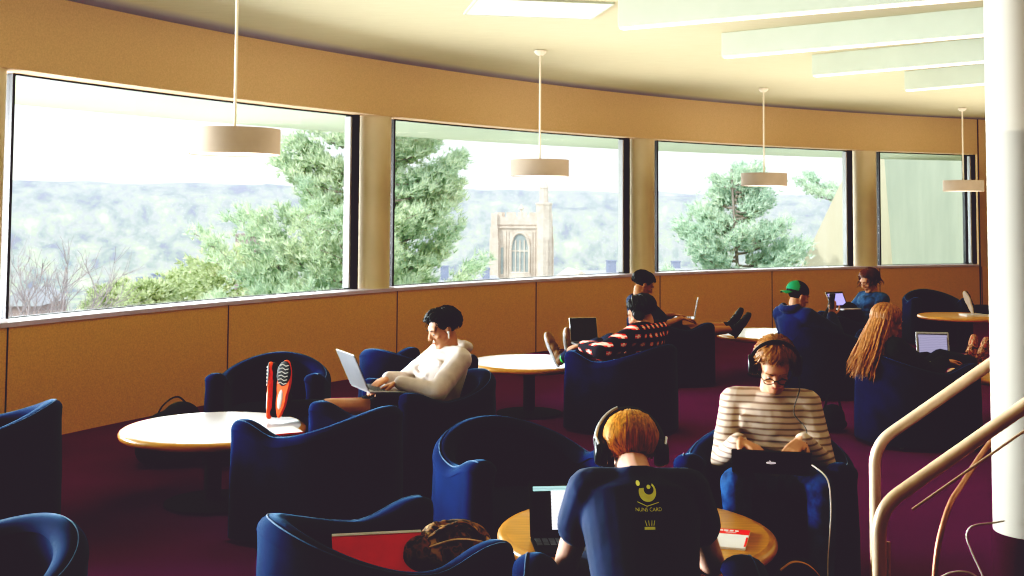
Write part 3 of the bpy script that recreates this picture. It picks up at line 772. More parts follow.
def laptop(loc, rz, label, tilt=110, w=.32, d=.22, m='aluminium', scr='scr_white', pitch=0, panels=True, logo=False, cat='laptop', bezel='black_plastic'):
    """origin at the middle of the hinge, base reaches to -Y (towards its user), screen faces -Y"""
    t = empty('laptop', loc, rz, label, cat); t.rotation_euler = (pitch, 0, rz)
    bm = bmesh.new(); box(bm, (0,-d/2,.007), (w,d,.014)); b = obj('base', bm, M[m], t, smooth=False, bevel=.004)
    bm = bmesh.new()
    for r in range(5):
        for c in range(12): box(bm, (-w*.43+c*w*.078,-.035-r*.019,.0145), (w*.066,.015,.003))
    obj('keyboard', bm, M['keys'], b, smooth=False)
    bm = bmesh.new(); box(bm, (0,-d*.78,.0143), (w*.32,d*.28,.001)); obj('trackpad', bm, M['sill'] if m == 'aluminium' else M['black_plastic'], b, smooth=False)
    a = radians(tilt-90); R_ = Matrix.Rotation(-a, 3, 'X'); hgt = d*.98
    Q = lambda x, y, z: V((0,0,.012)) + R_ @ V((x, y, z))
    bm = bmesh.new(); box(bm, Q(0,.003,hgt/2), (w,.007,hgt), R_); s = obj('screen_lid', bm, M[m], t, smooth=False, bevel=.0035)
    bm = bmesh.new(); box(bm, Q(0,-.0012,hgt/2), (w-.006,.0016,hgt-.006), R_); obj('bezel', bm, M[bezel], s, smooth=False)
    bm = bmesh.new(); box(bm, Q(0,-.0026,hgt/2+.002), (w-.026,.0012,hgt-.034), R_); obj('display', bm, M['scr_dark'], s, smooth=False)
    if panels:
        bm = bmesh.new(); box(bm, Q(.03 if scr == 'scr_white' else 0,-.0036,hgt/2-.006), ((w-.026)*(.74 if scr == 'scr_white' else .96),.001,hgt-.062), R_); obj('open_page', bm, M[scr], s, smooth=False)
        bm = bmesh.new(); box(bm, Q(0,-.0036,hgt-.030), (w-.028,.001,.017), R_); obj('toolbar', bm, M['scr_teal'] if scr == 'scr_white' else M[scr], s, smooth=False)
    if logo:
        bm = bmesh.new()
        for x, z, r, q in ((-.008,0,.013,.014),(.008,0,.013,.014),(0,-.004,.012,.012)): ball(bm, Q(x,.0068,hgt/2+z), (r,.0012,q), R_, 2)
        ball(bm, Q(.004,.0068,hgt/2+.021), (.0035,.001,.007), R_ @ Matrix.Rotation(.5,3,'Y'), 2); obj('emblem', bm, M['logo'], s)
    return t

CHL = lambda k: (CH[k][0], CH[k][1], 0)
PE = {}
def WL(d, v):
    """a world direction in the frame of a person who faces d"""
    return Matrix.Rotation(-face_dir(*d), 3, 'Z') @ V(v)
def WP(loc, d, p): return WL(d, V(p)-V(loc))
# 1 reader in the cream hooded top, feet on the left table
DH = (-.894,-.447)
PE['hood'] = dict(loc=(-.53,7.03,0), dir=DH, hs=.93, pelvis=(0,-.05,.42), neck=(0,-.19,.79), head=(0,-.13,.905), look=(0,.85,-.34), hairm=M['hair_black'],
  hair=dict(n=520, len_f=1.02, len_s=1.52, len_b=2.1, vol=.006, lift=.022, front=.055, curl=1, nape=-.04), topm=M['hoodie'], hood=1, loose=.020, legm=M['black_cloth'], shorts=1,
  handL=(-.10,.20,.62), handR=(.08,.20,.62), poleL=(-.9,-.3,-.6), poleR=(.9,-.3,-.6), hdirL=(.5,.8,-.35), hdirR=(-.3,.9,-.35),
  footL=(-.01,1.07,.53), footR=(.05,1.06,.50), kpoleL=(0,0,1), kpoleR=(0,0,1), toeL=WL(DH,(.12,.05,1)), toeR=WL(DH,(.02,.02,1)), instepL=WL(DH,(.35,.93,.1)), instepR=WL(DH,(.95,.25,.1)),
  skin=M['skin'], sock=M['sock_black'], sock_from=.50, shoem=M['shoe_black'], solem=M['sole_orange'], tread=True, fs=1.12, leg=1.09, seed=5)
# 2 reader seen from behind in the printed navy shirt
PE['blonde'] = dict(loc=(.395, 3.34, 0), dir=(.0,1), pelvis=(0,-.02,.42), neck=(-.01,.20,.835), head=(-.012,.360,.868), look=(0,.84,-.62), hairm=M['hair_gold'], hs=.85,
  hair=dict(n=680, len_f=1.25, len_s=1.85, len_b=2.5, vol=.009, front=.04, nape=-.035), topm=M['navy_tee'], short=.45, loose=.016, legm=M['jeans_dark'], sh=.148,
  handL=(-.17,.50,.475), handR=(.20,.50,.475), poleL=(-.5,-.9,-.5), poleR=(.5,-.9,-.5), hdirL=(.3,.9,-.1), hdirR=(-.3,.9,-.1), 
  footL=(-.16,.50,.09), footR=(.16,.50,.09), toeL=(-.2,1,0), toeR=(.2,1,0), instepL=(0,0,1), instepR=(0,0,1), skin=M['skin_pale'], vox=.007, seed=11)
# 3 striped shirt, facing the camera, head bent over a laptop
PE['striped'] = dict(loc=(1.16,5.19,0), dir=(-.22,-.975), pelvis=(0,-.10,.42), neck=(0,-.08,.82), head=(-.02,-.005,.945), look=(-.06,.80,-.62), hairm=M['hair_copper'], hs=.93,
  hair=dict(n=520, len_f=1.08, len_s=1.45, len_b=2.0, vol=.002, lift=.010, front=.05, curl=.6), topm=M['stripes'], loose=.018, legm=M['jeans'], sh=.158,
  handL=(-.13,.20,.66), handR=(.13,.22,.65), poleL=(-.45,-.5,-.9), poleR=(.35,-.5,-.9), hdirL=(.45,.75,-.35), hdirR=(-.75,.55,-.25), hnormL=(.3,-.2,-.9),
  footL=(-.20,.36,.09), footR=(.12,.34,.09), kpoleL=(-.25,.6,1), kpoleR=(.15,.6,1), toeL=(-.2,1,0), toeR=(.2,1,0), instepL=(0,0,1), instepR=(0,0,1), skin=M['skin'], shoem=M['shoe_brown'], vox=.007, collar=0, seed=21)
# 4 red plaid shirt
PE['plaid'] = dict(loc=CHL('plaid'), dir=(-.79,.61), pelvis=(0,-.06,.40), leg=.80, neck=(0,-.20,.785), head=(.0,-.13,.870), look=(-.2,.85,-.45), hairm=M['hair_black'],
  hair=dict(n=460, len_f=1.1, len_s=1.6, len_b=2.2, vol=.004, front=.045, curl=.5, nape=-.05), topm=M['plaid'], loose=.03, legm=M['jeans_dark'],
  handL=(-.24,.24,.62), handR=(.16,.20,.60), poleL=(-.8,-.3,-.5), hdirL=(.2,.9,-.1), footL=(-.12,.50,.50), footR=(.0,.46,.50), toeL=(-.05,.45,1), toeR=(.1,.2,1), instepL=(0,-1,.2), instepR=(0,-1,.2),
  skin=M['skin'], sock=M['sock_green'], sock_from=.50, shoem=M['shoe_brown'], solem=M['shoe_grey'], seed=31)
# 5 dark polo, feet up on the far table
PE['polo'] = dict(loc=(1.34,11.15,0), dir=(.97,.22), hs=.95, pelvis=(0,-.02,.43), neck=(0,-.13,.82), head=(0,-.07,.935), look=(0,.85,-.5), hairm=M['hair_black'],
  hair=dict(n=460, len_f=1.1, len_s=1.5, len_b=2.1, vol=.006, lift=.012, front=.045, curl=.6, nape=-.05), topm=M['navy_tee'], short=1, collar=1, loose=.02, legm=M['black_cloth'], shorts=1,
  handL=(-.08,.27,.64), handR=(.10,.28,.62), hdirL=(.2,.9,-.1), hdirR=(-.1,.9,-.1), footL=(-.05,.84,.53), footR=(.08,.86,.51), kpoleL=(0,0,1), kpoleR=(0,0,1),
  toeL=(0,.55,1), toeR=(.1,.65,1), instepL=(0,-1,.5), instepR=(0,-1,.5), skin=M['skin_tan'], shoem=M['shoe_black'], solem=M['shoe_black'], seed=41)
# 6 backward green cap, phone in hand
DC = (.85,.5); PHONE = V((2.88,10.40,.845))
PE['cap'] = dict(loc=(2.63,10.42,0), dir=DC, hs=.95, pelvis=(0,-.02,.42), neck=(0,-.12,.77), head=(0,-.06,.885), look=(.20,.9,-.30), hairm=M['hair_black'],
  hair=dict(n=200, len_f=1.1, len_s=1.5, len_b=1.9, vol=0, front=.035), topm=M['navy_hood'], hood=1, loose=.03, legm=M['jeans_dark'],
  handL=(-.10,.20,.62), handR=WP((2.63,10.42,0), DC, PHONE+V((0,0,-.13))), poleR=(.9,-.1,-.8), hdirR=(0,.15,.95), hdirL=(.3,.8,-.1), hnormR=(-.3,.2,0), curlR=.7, footL=(-.12,.56,.10), footR=(.12,.56,.10), toeL=(0,1,0), toeR=(0,1,0), instepL=(0,0,1), instepR=(0,0,1),
  skin=M['skin'], seed=51)
# 7 denim jacket
PE['denim'] = dict(loc=(3.72,12.08,0), dir=(-.93,-.37), hs=.95, pelvis=(0,-.02,.42), neck=(0,-.08,.80), head=(0,-.03,.93), look=(0,.85,-.40), hairm=M['hair_brown'],
  hair=dict(n=420, len_f=1.1, len_s=1.9, len_b=2.2, vol=.010, lift=.012, front=.045, long=.11, nl=160, az0=.35*pi, az1=1.65*pi), topm=M['denim_jacket'], loose=.022, legm=M['black_cloth'], sh=.15,
  handL=(-.07,.22,.62), handR=(.12,.24,.61), hdirL=(.2,.9,0), hdirR=(-.2,.9,0), footL=(-.08,.60,.38), footR=(.08,.60,.38), kpoleL=(-.1,0,1), kpoleR=(.1,0,1), toeL=(0,1,.5), toeR=(0,1,.5), instepL=(0,-.5,1), instepR=(0,-.5,1),
  skin=M['skin'], seed=61)
# 8 long auburn hair, seen from behind
PE['girl'] = dict(loc=(2.79,8.33,0), dir=(.97,.25), pelvis=(0,0,.42), neck=(0,-.14,.73), head=(0,-.09,.85), look=(.0,.9,-.25), hairm=M['hair_long'],
  hair=dict(n=420, len_f=1.1, len_s=1.9, len_b=2.2, vol=.008, front=.045, long=.50, nl=420, az0=.50*pi, az1=1.35*pi, fall=(.06,-.36,-1), fan=1.6), topm=M['black_cloth'], loose=.03, legm=M['jeans_dark'], sh=.16,
  handL=(-.08,.30,.58), handR=(.12,.28,.58), hdirL=(.1,.9,0), hdirR=(-.1,.9,0), footL=(-.32,.76,.52), footR=(-.18,.74,.52), toeL=(-.05,.2,1), toeR=(.15,.2,1), instepL=(0,-1,.2), instepR=(0,-1,.2),
  skin=M['skin'], fs=.92, shoem=M['floral'], solem=M['floral'], seed=71)
# 9 mostly behind the column
PE['hid'] = dict(loc=CHL('hid'), dir=(-1,.05), pelvis=(0,.10,.42), hairm=M['hair_brown'], hair=dict(n=160), topm=M['navy_tee'], loose=.02, legm=M['jeans_dark'],
  handL=(-.10,.24,.62), handR=(.10,.24,.62), footL=(-.14,.52,.10), footR=(.02,.93,.51), toeL=(0,1,0), toeR=WL((-1,.05),(-.35,.1,1)), instepL=(0,0,1), instepR=WL((-1,.05),(.7,.7,.3)), shoem=M['shoe_black'], solem=M['sole_white'], seed=81, bvox=.008)
PL = dict(
 hood='person in cream hooded top and black shorts typing, orange-soled shoes up on the table',
 blonde='golden-haired person seen from behind in navy shirt with yellow print at the foreground table',
 striped='person in cream striped long-sleeved shirt, glasses and headphones, looking down at a laptop',
 plaid='person in red and black plaid shirt slouching, green striped socks up on the table',
 polo='person with short black hair, dark shirt and shorts, bare legs stretched to the table',
 cap='person in backward green cap and dark blue sweatshirt holding up a phone',
 denim='person with auburn bob and denim jacket over a blue top, knees drawn up',
 girl='person with very long auburn hair falling over the chair back, floral shoes on the table',
 hid='person mostly hidden behind the white column, dark trousers and pale shoe sole on the table')
OUT = {}
for k in PE: OUT[k] = person(PE[k], PL[k])

# cap, glasses, watch, earbud: things worn, kept under their wearer
def worn(k): return OUT[k][0], OUT[k][1], OUT[k][2]
r_, hc, H = worn('cap'); P = lambda x, y, z: hc + H @ V((x, y, z))
bm = bmesh.new(); ball(bm, P(0,-.022,.050), (.092,.106,.090), H, 4)
Hi = H.inverted()
bmesh.ops.delete(bm, geom=[v for v in bm.verts if (Hi @ (v.co-hc)).z < .030], context='VERTS')
for f in bm.faces:
    q = Hi @ (f.calc_center_median()-hc)
    f.material_index = 1 if q.y > -.055 else 0
cap = obj('cap', bm, [M['green'], M['black_cloth']], r_)
sm = cap.modifiers.new('s', 'SOLIDIFY'); sm.thickness = .004
bm = bmesh.new()
rows = []
for j in range(6):
    t = j/5; rows.append([bm.verts.new(P(.066*x*(1-.25*t*t), -.105-.075*t*(1-.35*x*x), .030-.030*t-.012*x*x)) for x in [-1+.2*i for i in range(11)]])
for a, b in zip(rows, rows[1:]):
    for i in range(10): bm.faces.new((a[i], a[i+1], b[i+1], b[i]))
br = obj('brim', bm, M['green'], cap); sm = br.modifiers.new('s', 'SOLIDIFY'); sm.thickness = .004
r_, hc, H = worn('striped'); P = lambda x, y, z: hc + H @ V((x, y, z))
bm = bmesh.new()
for k in (-1,1):
    tube(bm, [P(k*.031+.023*cos(a), .104, .004+.016*sin(a)) for a in [2*pi*j/20 for j in range(21)]], .0022, 6)
    tube(bm, [P(k*.054,.103,.010), P(k*.078,.06,.012), P(k*.080,-.01,.010)], .002, 6)
tube(bm, [P(-.009,.105,.008), P(0,.108,.011), P(.009,.105,.008)], .0022, 6)
obj('glasses', bm, M['black_lens'], r_)
for side in ('L',):
    s0, el, wr = OUT['striped'][3][side]; d = (wr-el).normalized(); F = frame_from(d)
    bm = bmesh.new(); c = wr-d*.02
    tube(bm, [c+F @ V((.032*cos(a),.028*sin(a),0)) for a in [2*pi*j/20 for j in range(21)]], .010, 8, False, None, .5); w = obj('watch_strap', bm, M['shoe_brown'], r_)
    bm = bmesh.new(); cyl(bm, c+V((0,0,.024)), c+V((0,0,.036)), .017); obj('watch_face', bm, M['dark'], w)
r_, hc, H = worn('hood'); P = lambda x, y, z: hc + H @ V((x, y, z))
bm = bmesh.new(); ball(bm, P(-.088,.006,-.006), .008, sub=2); capsule(bm, P(-.090,.008,-.010), .0042, P(-.088,.016,-.040), .0035)
ball(bm, P(.088,.006,-.006), .008, sub=2); capsule(bm, P(.090,.008,-.010), .0042, P(.088,.016,-.040), .0035); obj('earbuds', bm, M['paper'], r_)
r_, hc, H = worn('denim')
bm = bmesh.new(); nk = OUT['denim'][7]
loft(bm, [(nk+V((0,.085,-.30)), V((.055,0,0)), V((0,.05,.012))), (nk+V((0,.080,-.20)), V((.062,0,0)), V((0,.062,.01))), (nk+V((0,.062,-.12)), V((.06,0,0)), V((0,.055,.01)))], 20)
obj('undershirt', bm, M['blue_top'], r_)
headphones(PE['striped'], OUT['striped'][1], OUT['striped'][2], 'black over-ear headphones worn with the striped shirt')
headphones(PE['blonde'], OUT['blonde'][1], OUT['blonde'][2], 'black headphones with silver band worn over golden hair', True)
headphones(PE['plaid'], OUT['plaid'][1], OUT['plaid'][2], 'small black headphones worn by the plaid shirt reader')

# print on the back of the navy shirt, laid onto the cloth
def tree_of(o):
    me = o.data; return BVHTree.FromPolygons([v.co.copy() for v in me.vertices], [p.vertices[:] for p in me.polygons])
top = OUT['blonde'][5]; tr = tree_of(top)
def lay(bm, off=.0025):
    """bm holds a flat drawing in x,z; drop it onto the back of the shirt along +y"""
    for v in bm.verts:
        hit = tr.ray_cast(V((v.co.x, -1, v.co.z)), V((0,1,0)))
        v.co.y = (hit[0].y if hit[0] else 0)-off+v.co.y
def letters(txt, size, x, z):
    cu = bpy.data.curves.new('t', 'FONT'); cu.body = txt; cu.size = size; cu.align_x = 'CENTER'; cu.offset = size*.02
    o = bpy.data.objects.new('t', cu); C.objects.link(o); dg = bpy.context.evaluated_depsgraph_get(); dg.update()
    me = bpy.data.meshes.new_from_object(o.evaluated_get(dg)); bm = bmesh.new(); bm.from_mesh(me)
    bpy.data.objects.remove(o); bpy.data.curves.remove(cu); bpy.data.meshes.remove(me)
    for v in bm.verts: v.co = V((v.co.x+x, 0, v.co.y+z))
    return bm
def poly2(bm, pts):
    bm.faces.new([bm.verts.new((x, 0, z)) for x, z in pts])
ZP = .812
bm = bmesh.new(); ox = .005
# curled beak-like emblem: a thick crescent bowl, an eye disc and an underline
A = []
for j in range(25): a = pi*.88+(pi*1.42)*j/24; A.append((ox+.026*cos(a), ZP+.026*sin(a)*.95))
B = []
for j in range(25): a = pi*.88+(pi*1.42)*j/24; B.append((ox+.004+.014*cos(a), ZP+.006+.012*sin(a)))
va = [bm.verts.new((x,0,z)) for x, z in A]; vb = [bm.verts.new((x,0,z)) for x, z in B]
for j in range(24): bm.faces.new((va[j], va[j+1], vb[j+1], vb[j]))
poly2(bm, [(ox+.004+.0065*cos(2*pi*j/14), ZP+.012+.0055*sin(2*pi*j/14)) for j in range(14)])
poly2(bm, [(ox-.026+.006*cos(2*pi*j/12), ZP+.020+.006*sin(2*pi*j/12)) for j in range(12)])
for x0, x1, z0, z1 in ((-.032,-.004,-.022,-.033),(-.004,.032,-.033,-.024)): poly2(bm, [(ox+x0,ZP+z0),(ox+x1,ZP+z1),(ox+x1,ZP+z1-.003),(ox+x0,ZP+z0-.003)])
lay(bm); obj('printed_emblem', bm, M['yellow_print'], top, smooth=False)
bm = letters('NUNS CARD', .0135, ox, ZP-.047); lay(bm); obj('printed_words', bm, M['yellow_print'], top, smooth=False)
bm = bmesh.new()
for x0 in (-.010,-.003,.004,.010): poly2(bm, [(ox+x0,ZP-.082),(ox+x0+.0035,ZP-.082),(ox+x0*1.4+.003,ZP-.068),(ox+x0*1.4,ZP-.068)])
poly2(bm, [(ox-.016,ZP-.092),(ox+.016,ZP-.092),(ox+.016,ZP-.084),(ox-.016,ZP-.084)])
lay(bm); obj('printed_badge', bm, M['yellow_print'], top, smooth=False)
M['yellow_trim'] = mat('yellow_leather_trim', (.85,.50,.08), .5, .1, 20)
# ------------------------------------------------------------------ things people use
def from_local(k, v): return rootmat(PE[k]) @ V(v)
rz = lambda k: face_dir(*PE[k]['dir'])
laptop(from_local('hood', (0,.40,.575)), rz('hood'), 'silver laptop on the lap of the reader in the cream hooded top', tilt=118, w=.33, d=.24, scr='scr_lilac', pitch=radians(4))
laptop((.235,4.31,HT), 0.10, 'open laptop with a white page on screen on the foreground table', tilt=108, w=.32, d=.205, m='dark', scr='scr_white')
laptop(from_local('striped', (.0,.43,.56)), rz('striped')+.02, 'black laptop with pale emblem on its lid on the lap of the striped shirt reader', tilt=148, w=.31, d=.23, m='black_plastic', scr='scr_white', logo=True)
laptop((.58,9.12,.60), .15, 'open laptop with dark screen in front of the plaid shirt reader', tilt=112, w=.22, d=.20, scr='scr_dark', panels=False)
laptop((1.78,11.25,.60), -1.73, 'grey laptop seen edge-on on the lap of the short-haired person', tilt=100, w=.26, d=.20)
laptop((3.37,11.86,.66), .50, 'laptop with violet screen propped on the knees of the denim jacket wearer', tilt=118, w=.24, d=.18, scr='scr_blue')
laptop((3.10,8.50,.56), -.15, 'silver laptop with grey page on screen in front of the long auburn hair', tilt=104, w=.235, d=.20, scr='scr_lilac', bezel='aluminium')
# phone
q = PHONE
t = empty('phone', q, rz('cap'), 'dark phone held up by the person in the green cap', 'phone')
bm = bmesh.new(); box(bm, (0,0,0), (.070,.008,.14), Matrix.Rotation(-.2,3,'X')); obj('case', bm, M['black_plastic'], t, smooth=False, bevel=.003)
bm = bmesh.new(); box(bm, (0,-.005,0), (.060,.002,.125), Matrix.Rotation(-.2,3,'X')); obj('display', bm, M['scr_dark'], t, smooth=False)
# magazine on the foreground table
t = empty('magazine', (.800,4.32,HT), -.28, 'white magazine with red heading on the foreground table', 'magazine')
bm = bmesh.new(); box(bm, (0,0,.004), (.155,.24,.008)); c_ = obj('pages', bm, M['paper'], t, smooth=False)
bm = bmesh.new(); box(bm, (0,.088,.0085), (.155,.064,.001)); box(bm, (.074,-.04,.0085), (.007,.12,.001)); obj('red_heading', bm, M['red'], t, smooth=False)
bm = bmesh.new()
for k, (x, w_) in enumerate(((-.03,.016),(-.01,.016),(.01,.014),(.03,.014))): box(bm, (x,.096,.0093), (w_,.018,.0006))
box(bm, (.01,.074,.0093), (.04,.006,.0006)); obj('heading_letters', bm, M['paper'], t, smooth=False)
# booklet under the orange-soled shoe
t = empty('booklet', (-1.28,6.34,HT), .5, 'thin white booklet with red edge on the left table below the orange-soled shoe', 'booklet')
bm = bmesh.new(); box(bm, (0,0,.004), (.26,.20,.008)); obj('pages', bm, M['paper'], t, smooth=False)
bm = bmesh.new(); box(bm, (0,-.101,.004), (.262,.006,.010)); obj('red_edge', bm, M['red'], t, smooth=False)
# red folder and patterned bag on the foreground chair
SR = Matrix.Rotation(.48, 3, 'Z')
t = empty('folder', (-.42,3.80,.385), .20, 'bright red folder with pale top edge leaning on the foreground chair seat', 'folder')
R_ = Matrix.Rotation(-.75, 3, 'X')
bm = bmesh.new(); box(bm, R_ @ V((0,0,.10)), (.30,.016,.21), R_); obj('cover', bm, M['red'], t, smooth=False, bevel=.003)
bm = bmesh.new(); box(bm, R_ @ V((0,0,.208)), (.30,.020,.010), R_); obj('pale_edge', bm, M['paper'], t, smooth=False)
t = empty('backpack', (-.22,4.0,.345), .5, 'brown patterned cloth backpack slumped on the foreground chair seat', 'bag')
bm = bmesh.new(); ball(bm, (0,0,.10), (.19,.12,.10)); ball(bm, (.05,.02,.13), (.13,.10,.085)); ball(bm, (-.08,.0,.13), (.09,.09,.06))
for j in range(9): a = j*.7; capsule(bm, (.16*cos(a),.10*sin(a),.09), .03, (.05*cos(a),.03*sin(a),.20), .02)
ball(bm, (.13,.0,.06), (.10,.10,.06)); b_ = remeshed('bag_body', bm, M['camo'], t, .009, 2)
bm = bmesh.new(); tube(bm, smooth_path([(-.10,-.03,.17),(-.03,-.05,.215),(.05,-.05,.22),(.12,-.06,.16)], 6), .012, 8, True, None, .4); obj('strap', bm, M['camo'], t)
bm = bmesh.new(); tube(bm, smooth_path([(-.14,-.04,.14),(-.02,-.10,.185),(.10,-.09,.16),(.17,-.04,.11)], 6), .004, 6); obj('zipper', bm, M['rail'], t)
# dark bag by the wall-side chair
t = empty('shoulder_bag', (-2.17,7.45,0), .2, 'black shoulder bag on the carpet left of the wall-side chair', 'bag')
bm = bmesh.new(); ball(bm, (0,0,.18), (.20,.13,.17)); ball(bm, (.06,0,.30), (.12,.11,.10)); ball(bm, (-.10,0,.10), (.12,.12,.10)); ball(bm, (0,0,.06), (.20,.13,.06)); remeshed('bag_body', bm, M['black_cloth'], t, .012, 3)
bm = bmesh.new(); tube(bm, smooth_path([(-.12,0,.22),(-.06,.0,.37),(.04,0,.43),(.13,0,.33)], 6), .012, 8, True, None, .4); obj('strap', bm, M['black_cloth'], t)
# grey tote on table 2 beside the green socks
# items on the third table
for i, (x, y, z, r, lw, m, lb) in enumerate((
   (3.00,11.50,HT,.3,.30,'black_plastic','closed dark notebook on the third-window table, lowest of two'),
   (3.02,11.49,HT+.022,.1,.28,'black_plastic','closed dark notebook on the third-window table, upper of two'))):
    t = empty('notebook', (x,y,z), r, lb, 'notebook', 'dark notebooks on the third-window table')
    bm = bmesh.new(); box(bm, (0,0,.010), (lw,.20,.020)); obj('cover', bm, M[m], t, smooth=False)
    bm = bmesh.new(); box(bm, (0,-.099,.010), (lw-.01,.006,.012)); obj('page_edge', bm, M['aluminium'], t, smooth=False)
# magazine on the far wooden table
t = empty('magazine', (5.55,13.86,HT), .12, 'white magazine lying on the farthest wooden table', 'magazine')
bm = bmesh.new(); box(bm, (0,0,.012), (.30,.20,.024)); obj('pages', bm, M['paper'], t, smooth=False, bevel=.002)
bm = bmesh.new(); box(bm, (0,0,.0245), (.24,.14,.001)); obj('cover_print', bm, M['print'], t, smooth=False)
# red cup
t = empty('cup', (3.58,9.02,HT), 0, 'red paper cup on the wooden table by the floral shoes', 'cup')
bm = bmesh.new(); lathe(bm, [(.026,0),(.036,.11)], 28); obj('cup_wall', bm, M['red'], t)
bm = bmesh.new(); lathe(bm, [(.038,.108),(.038,.114),(.030,.120)], 28); obj('lid', bm, M['red'], t)
# headphone cord and charger cord
def cord(name, pts, r, m, label, n=8):
    bm = bmesh.new(); tube(bm, smooth_path(pts, n), r, 8); return tag(obj(name, bm, m), label, 'cable')
f = lambda v: from_local('striped', v)
hc = OUT['striped'][1]; H = OUT['striped'][2]
e_ = hc + H @ V((-.105,.0,-.045))
cord('headphone_cord', [f(e_), f((-.125,.10,.86)), f((-.100,.115,.76)), f((-.150,.165,.70)), f((-.145,.26,.625))], .0022, M['cable_black'], 'thin black headphone cord hanging down the striped shirt')
cord('charger_cord', [f((-.165,.40,.60)), f((-.225,.44,.55)), f((-.235,.46,.42)), f((-.22,.48,.22)), f((-.23,.50,.05)), f((-.30,.62,.008)), f((-.52,.95,.008))], .0035, M['cable_white'], 'white charger cord running from the black laptop to the carpet')
# yellow-trimmed dark bag at the feet of the striped reader
t = empty('satchel', (1.12,4.62,0), .1, 'dark satchel with curved yellow trim on the carpet before the striped reader', 'bag')
bm = bmesh.new(); ball(bm, (0,0,.12), (.11,.055,.12)); ball(bm, (.02,0,.20), (.09,.045,.07)); ball(bm, (.0,0,.05), (.12,.06,.05)); remeshed('bag_body', bm, M['black_cloth'], t, .010, 3)
bm = bmesh.new(); tube(bm, smooth_path([(-.07,-.045,.235),(-.02,-.05,.268),(.04,-.05,.255),(.09,-.05,.205),(.105,-.05,.17)], 6), .010, 8, True, None, .4); obj('yellow_trim', bm, M['yellow_trim'], t)
# small bag beside the long-haired reader's chair
t = empty('handbag', (2.42,8.75,0), .3, 'small dark handbag on the carpet behind the chair of the long-haired reader', 'bag')
bm = bmesh.new(); ball(bm, (0,0,.10), (.10,.07,.10)); ball(bm, (0,0,.05), (.12,.08,.05)); remeshed('bag_body', bm, M['jeans_dark'], t, .010, 3)
bm = bmesh.new(); tube(bm, smooth_path([(-.07,0,.15),(-.03,0,.26),(.04,0,.26),(.08,0,.15)], 6), .007, 8); obj('handle', bm, M['black_cloth'], t)

# ------------------------------------------------------------------ column, rails, cables
CO = V((1.735, 3.90, 0)); CR = .115
bm = bmesh.new(); lathe(bm, [(CR,.545),(CR,Z_CEIL)], 64, CO); struct('column_white', bm, M['column'], smooth=True)
bm = bmesh.new(); lathe(bm, [(CR+.004,0),(CR+.004,.56),(CR+.0005,.57)], 64, CO); struct('column_base_wrap', bm, M['carpet_wrap'], smooth=True)
def handrail(y, x, zt, label, r=.021, x2=2.9, low=True):
    t = empty('handrail', (x, y, 0), 0, label, 'handrail')
    sl = tan35 = .69
    pts = [(0,0,0),(0,0,zt-.20)]
    for j in range(1, 8):
        a = (pi/2-atan2(sl,1))*j/7; R0 = .14
        pts.append((R0*(1-cos(a)), 0, zt-.20+R0*sin(a)))
    ex = pts[-1]; L = x2-x-ex[0]; pts.append((ex[0]+L, 0, ex[2]+L*sl))
    bm = bmesh.new(); tube(bm, pts, r, 20); obj('rail_tube', bm, M['rail'], t)
    bm = bmesh.new(); cyl(bm, (x2-x-.05,0,0), (x2-x-.05,0,ex[2]+(L-.05)*sl), r*.9, seg=20); obj('end_post', bm, M['rail'], t)
    bm = bmesh.new(); lathe(bm, [(.045,0),(.045,.006),(.024,.014)], 28); obj('floor_flange', bm, M['rail'], t)
    if low:
        bm = bmesh.new(); cyl(bm, (.028,0,.0), (.028,0,ex[2]-.14), .005, seg=12); cyl(bm, (.10,0,ex[2]-.045), (x2-x-.05,0,ex[2]-.045+(x2-x-.15)*sl), .004, seg=12); obj('lower_rod', bm, M['rail'], t)
    return t
handrail(4.30, 1.345, .90, 'bronze tube handrail passing behind the white column', low=False)
handrail(3.50, 1.105, .87, 'bronze tube handrail passing in front of the white column')
bm = bmesh.new()
arc = [(1.72,4.13,.84),(1.65,4.10,.77),(1.575,4.06,.69),(1.515,4.03,.62),(1.465,4.0,.50),(1.44,3.98,.36),(1.425,3.96,.20),(1.42,3.95,0)]
tube(bm, smooth_path(arc, 6), .0095, 14); tag(obj('curved_rail', bm, M['copper']), 'thin curved metal rail arching down beside the base of the white column', 'rail')
cord('white_cable', [(1.615,3.82,.625),(1.54,3.72,.645),(1.465,3.70,.64),(1.445,3.70,.61),(1.46,3.70,.56),(1.495,3.70,.475),(1.44,3.69,.50),(1.37,3.69,.49),(1.30,3.70,.42),(1.25,3.70,.2),(1.22,3.70,.01)], .0032, M['cable_white'], 'thin white cable looping from the column beside the curved rail')
cord('white_cable', [(1.495,3.705,.472),(1.43,3.70,.455),(1.37,3.70,.43),(1.33,3.70,.36),(1.30,3.70,.15),(1.29,3.70,.01)], .0032, M['cable_white'], 'short white cable strand drooping to the carpet beside the curved rail')

